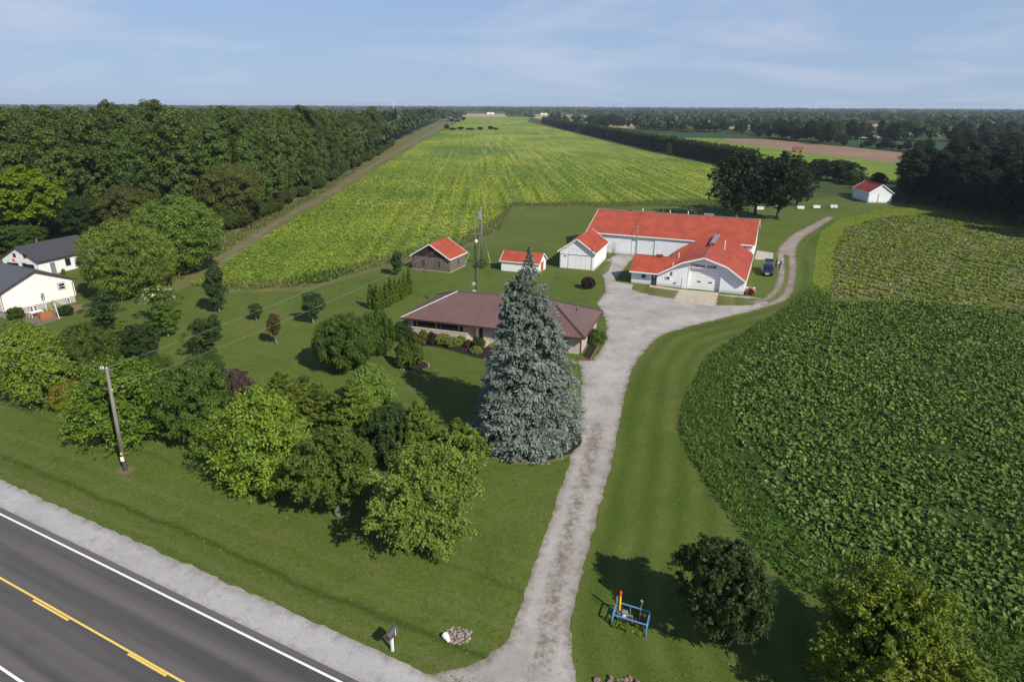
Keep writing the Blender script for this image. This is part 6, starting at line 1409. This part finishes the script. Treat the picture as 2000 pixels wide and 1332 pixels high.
# neighbour garden things
tb_ = empty('patio_table', (*G(72, 618), 0), R(60), 'white patio table by the neighbour basement windows', 'table'); MB().box(-.8, .8, -.5, .5, .68, .74).obj('table_top', M['white'], tb_)
for x in (-.7, .7):
    for y in (-.4, .4): MB().box(x-.03, x+.03, y-.03, y+.03, 0, .679).obj('leg', M['white'], tb_)
tag(bbevel(MB().box(-.75, .75, -.4, .4, 0, .75).obj('planter_box', M['planter'], None, (*G(90, 621), 0), R(58)), .02), 'orange cedar planter box in the neighbour garden', 'planter')
o = empty('bird_house', (*G(91, 607), 0), R(60), 'grey bird house on a white post by the neighbour house', 'bird house'); MB().tube([(0, 0, 0), (0, 0, 2.1)], .05, 6).obj('post', M['white'], o); MB().box(-.15, .15, -.15, .15, 2.1, 2.5).slab([(-.2, -.2, 2.5), (.2, -.2, 2.5), (.2, .2, 2.5), (-.2, .2, 2.5)], -.06).obj('box_body', M['galv'], o)
tag(MB().tube([(0, 0, 0), (-.25, .15, 2.3)], .05, 6).obj('white_post', M['white'], None, (*G(116, 623), 0)), 'leaning white post in the neighbour flower bed', 'post')
o = empty('brush_pile', (*G(823, 531), 0), 0, 'pile of old boards and branches by the board shed corner', 'brush pile')
for i in range(14):
    a = rng2.random()*3.14; q = rng2.uniform(.5, 1.1); MB().bar((-q*math.cos(a), -q*math.sin(a), .05+.03*i % .3), (q*math.cos(a), q*math.sin(a), .1+.3*rng2.random()), .1, .06).obj('board', M['pole'] if i % 3 else M['barnwood'], o)
# far things on the plain
wg = empty('field_wagon', (*G(1557, 298), 0), R(-15), 'faded red wagon box at the edge of the brown field', 'wagon'); MB().box(-3, 3, -1.3, 1.3, 1.0, 3.3).obj('wagon_box', M['wagon'], wg); MB().box(-3.1, 3.1, -1.4, 1.4, 3.31, 3.5).obj('wagon_top', M['pink_stone'], wg)
for x in (-2, 2):
    for y in (-1.2, 1.2): MB().tube([(x, y-.15, .5), (x, y+.15, .5)], .5, 12).obj('wheel', M['tyre'], wg)
def far_barn(name, u, v, L_, W_, H_, rz, lab, roof):
    o = empty(name, (*G(u, v), 0), R(rz), lab, 'building'); b = MB(); b.box(-L_/2, L_/2, -W_/2, W_/2, 0, H_)
    b.slab([(-L_/2, -W_/2, H_), (-L_/2, W_/2, H_), (-L_/2, 0, H_*1.5)], -.2).slab([(L_/2, -W_/2, H_), (L_/2, W_/2, H_), (L_/2, 0, H_*1.5)], .2); b.obj('wall', M['white'], o)
    for s in (-1, 1): MB().slab([(-L_/2-.4, s*(W_/2+.4), H_-.1), (L_/2+.4, s*(W_/2+.4), H_-.1), (L_/2+.4, 0, H_*1.5+.2), (-L_/2-.4, 0, H_*1.5+.2)][::-s if s > 0 else 1], .15).obj('roof_slope', roof, o)
    MB().box(-L_*.1, L_*.1, -W_/2-.06, -W_/2, 0, H_*.75).obj('door', M['galv'], o); return o
far_barn('far_barn', 1316, 243.5, 38, 11, 5.5, -8, 'long white barn far off between the hedgerow trees', M['galv'])
far_barn('far_house', 1762, 247, 11, 8, 5.5, 20, 'small white house far off at the right, in the trees', M['shingle']); far_barn('far_house', 1776, 245, 8, 7, 6.5, 40, 'white outbuilding beside the small far house at the right', M['galv'])
far_barn('far_house', 958, 224, 22, 10, 6, 5, 'white farm building under the far tree line beyond the field', M['shingle']); far_barn('far_house', 1062, 224.6, 20, 10, 5, 5, 'pale low building beyond the far tan field', M['shingle'])
far_barn('far_house', 1810, 248, 7, 6, 5, 0, 'tiny white building right of the small far house', M['shingle'])
for u, v, vt, h2 in ((1544, 274.5, 262, 10), (1675, 293, 268, 10), (1767, 301, 296, 4)):
    o = empty('field_pole', (*G(u, v), 0), 0, {1544: 'far pole left of the brown field, in front of the hedgerow', 1675: 'tallest far pole along the back of the brown field', 1767: 'short far pole at the right end of the brown field'}[u], 'pole'); hq = height_of(u, v, vt)
    MB().tube([(0, 0, 0), (0, 0, hq)], [.2, .14], 6).obj('pole_shaft', M['pole'], o); MB().bar((-1, 0, hq-.5), (1, 0, hq-.5), .15, .15).obj('cross_arm', M['galv'], o)
for u, v, lab in ((769, 216, 'white water tower far off above the left woods'), (1217, 215.5, 'white water tower far off on the skyline')):
    o = empty('water_tower', (*G(u, v), 0), 0, lab, 'tower'); MB().tube([(0, 0, 0), (0, 0, 26)], [2, 1.5], 8).obj('stem', M['white'], o); MB().sphere((0, 0, 28), 5, 12, 8, 0, (1, 1, .75)).obj('tank', M['white'], o)

# the summer haze over the plain
hz = MB().box(-9400, 9400, -8000, 10900, -1.0, 44).mesh('haze', [])
ho = link('haze', hz); ho['kind'] = 'stuff'
hm = bpy.data.materials.new('haze'); hm.use_nodes = True; hm.node_tree.nodes.clear()
vo = hm.node_tree.nodes.new('ShaderNodeOutputMaterial'); pv = hm.node_tree.nodes.new('ShaderNodeVolumePrincipled'); pv.inputs['Color'].default_value = (.72, .82, 1, 1); pv.inputs['Density'].default_value = .00009; pv.inputs['Anisotropy'].default_value = 0
hm.node_tree.links.new(pv.outputs[0], vo.inputs['Volume']); hz.materials.append(hm)
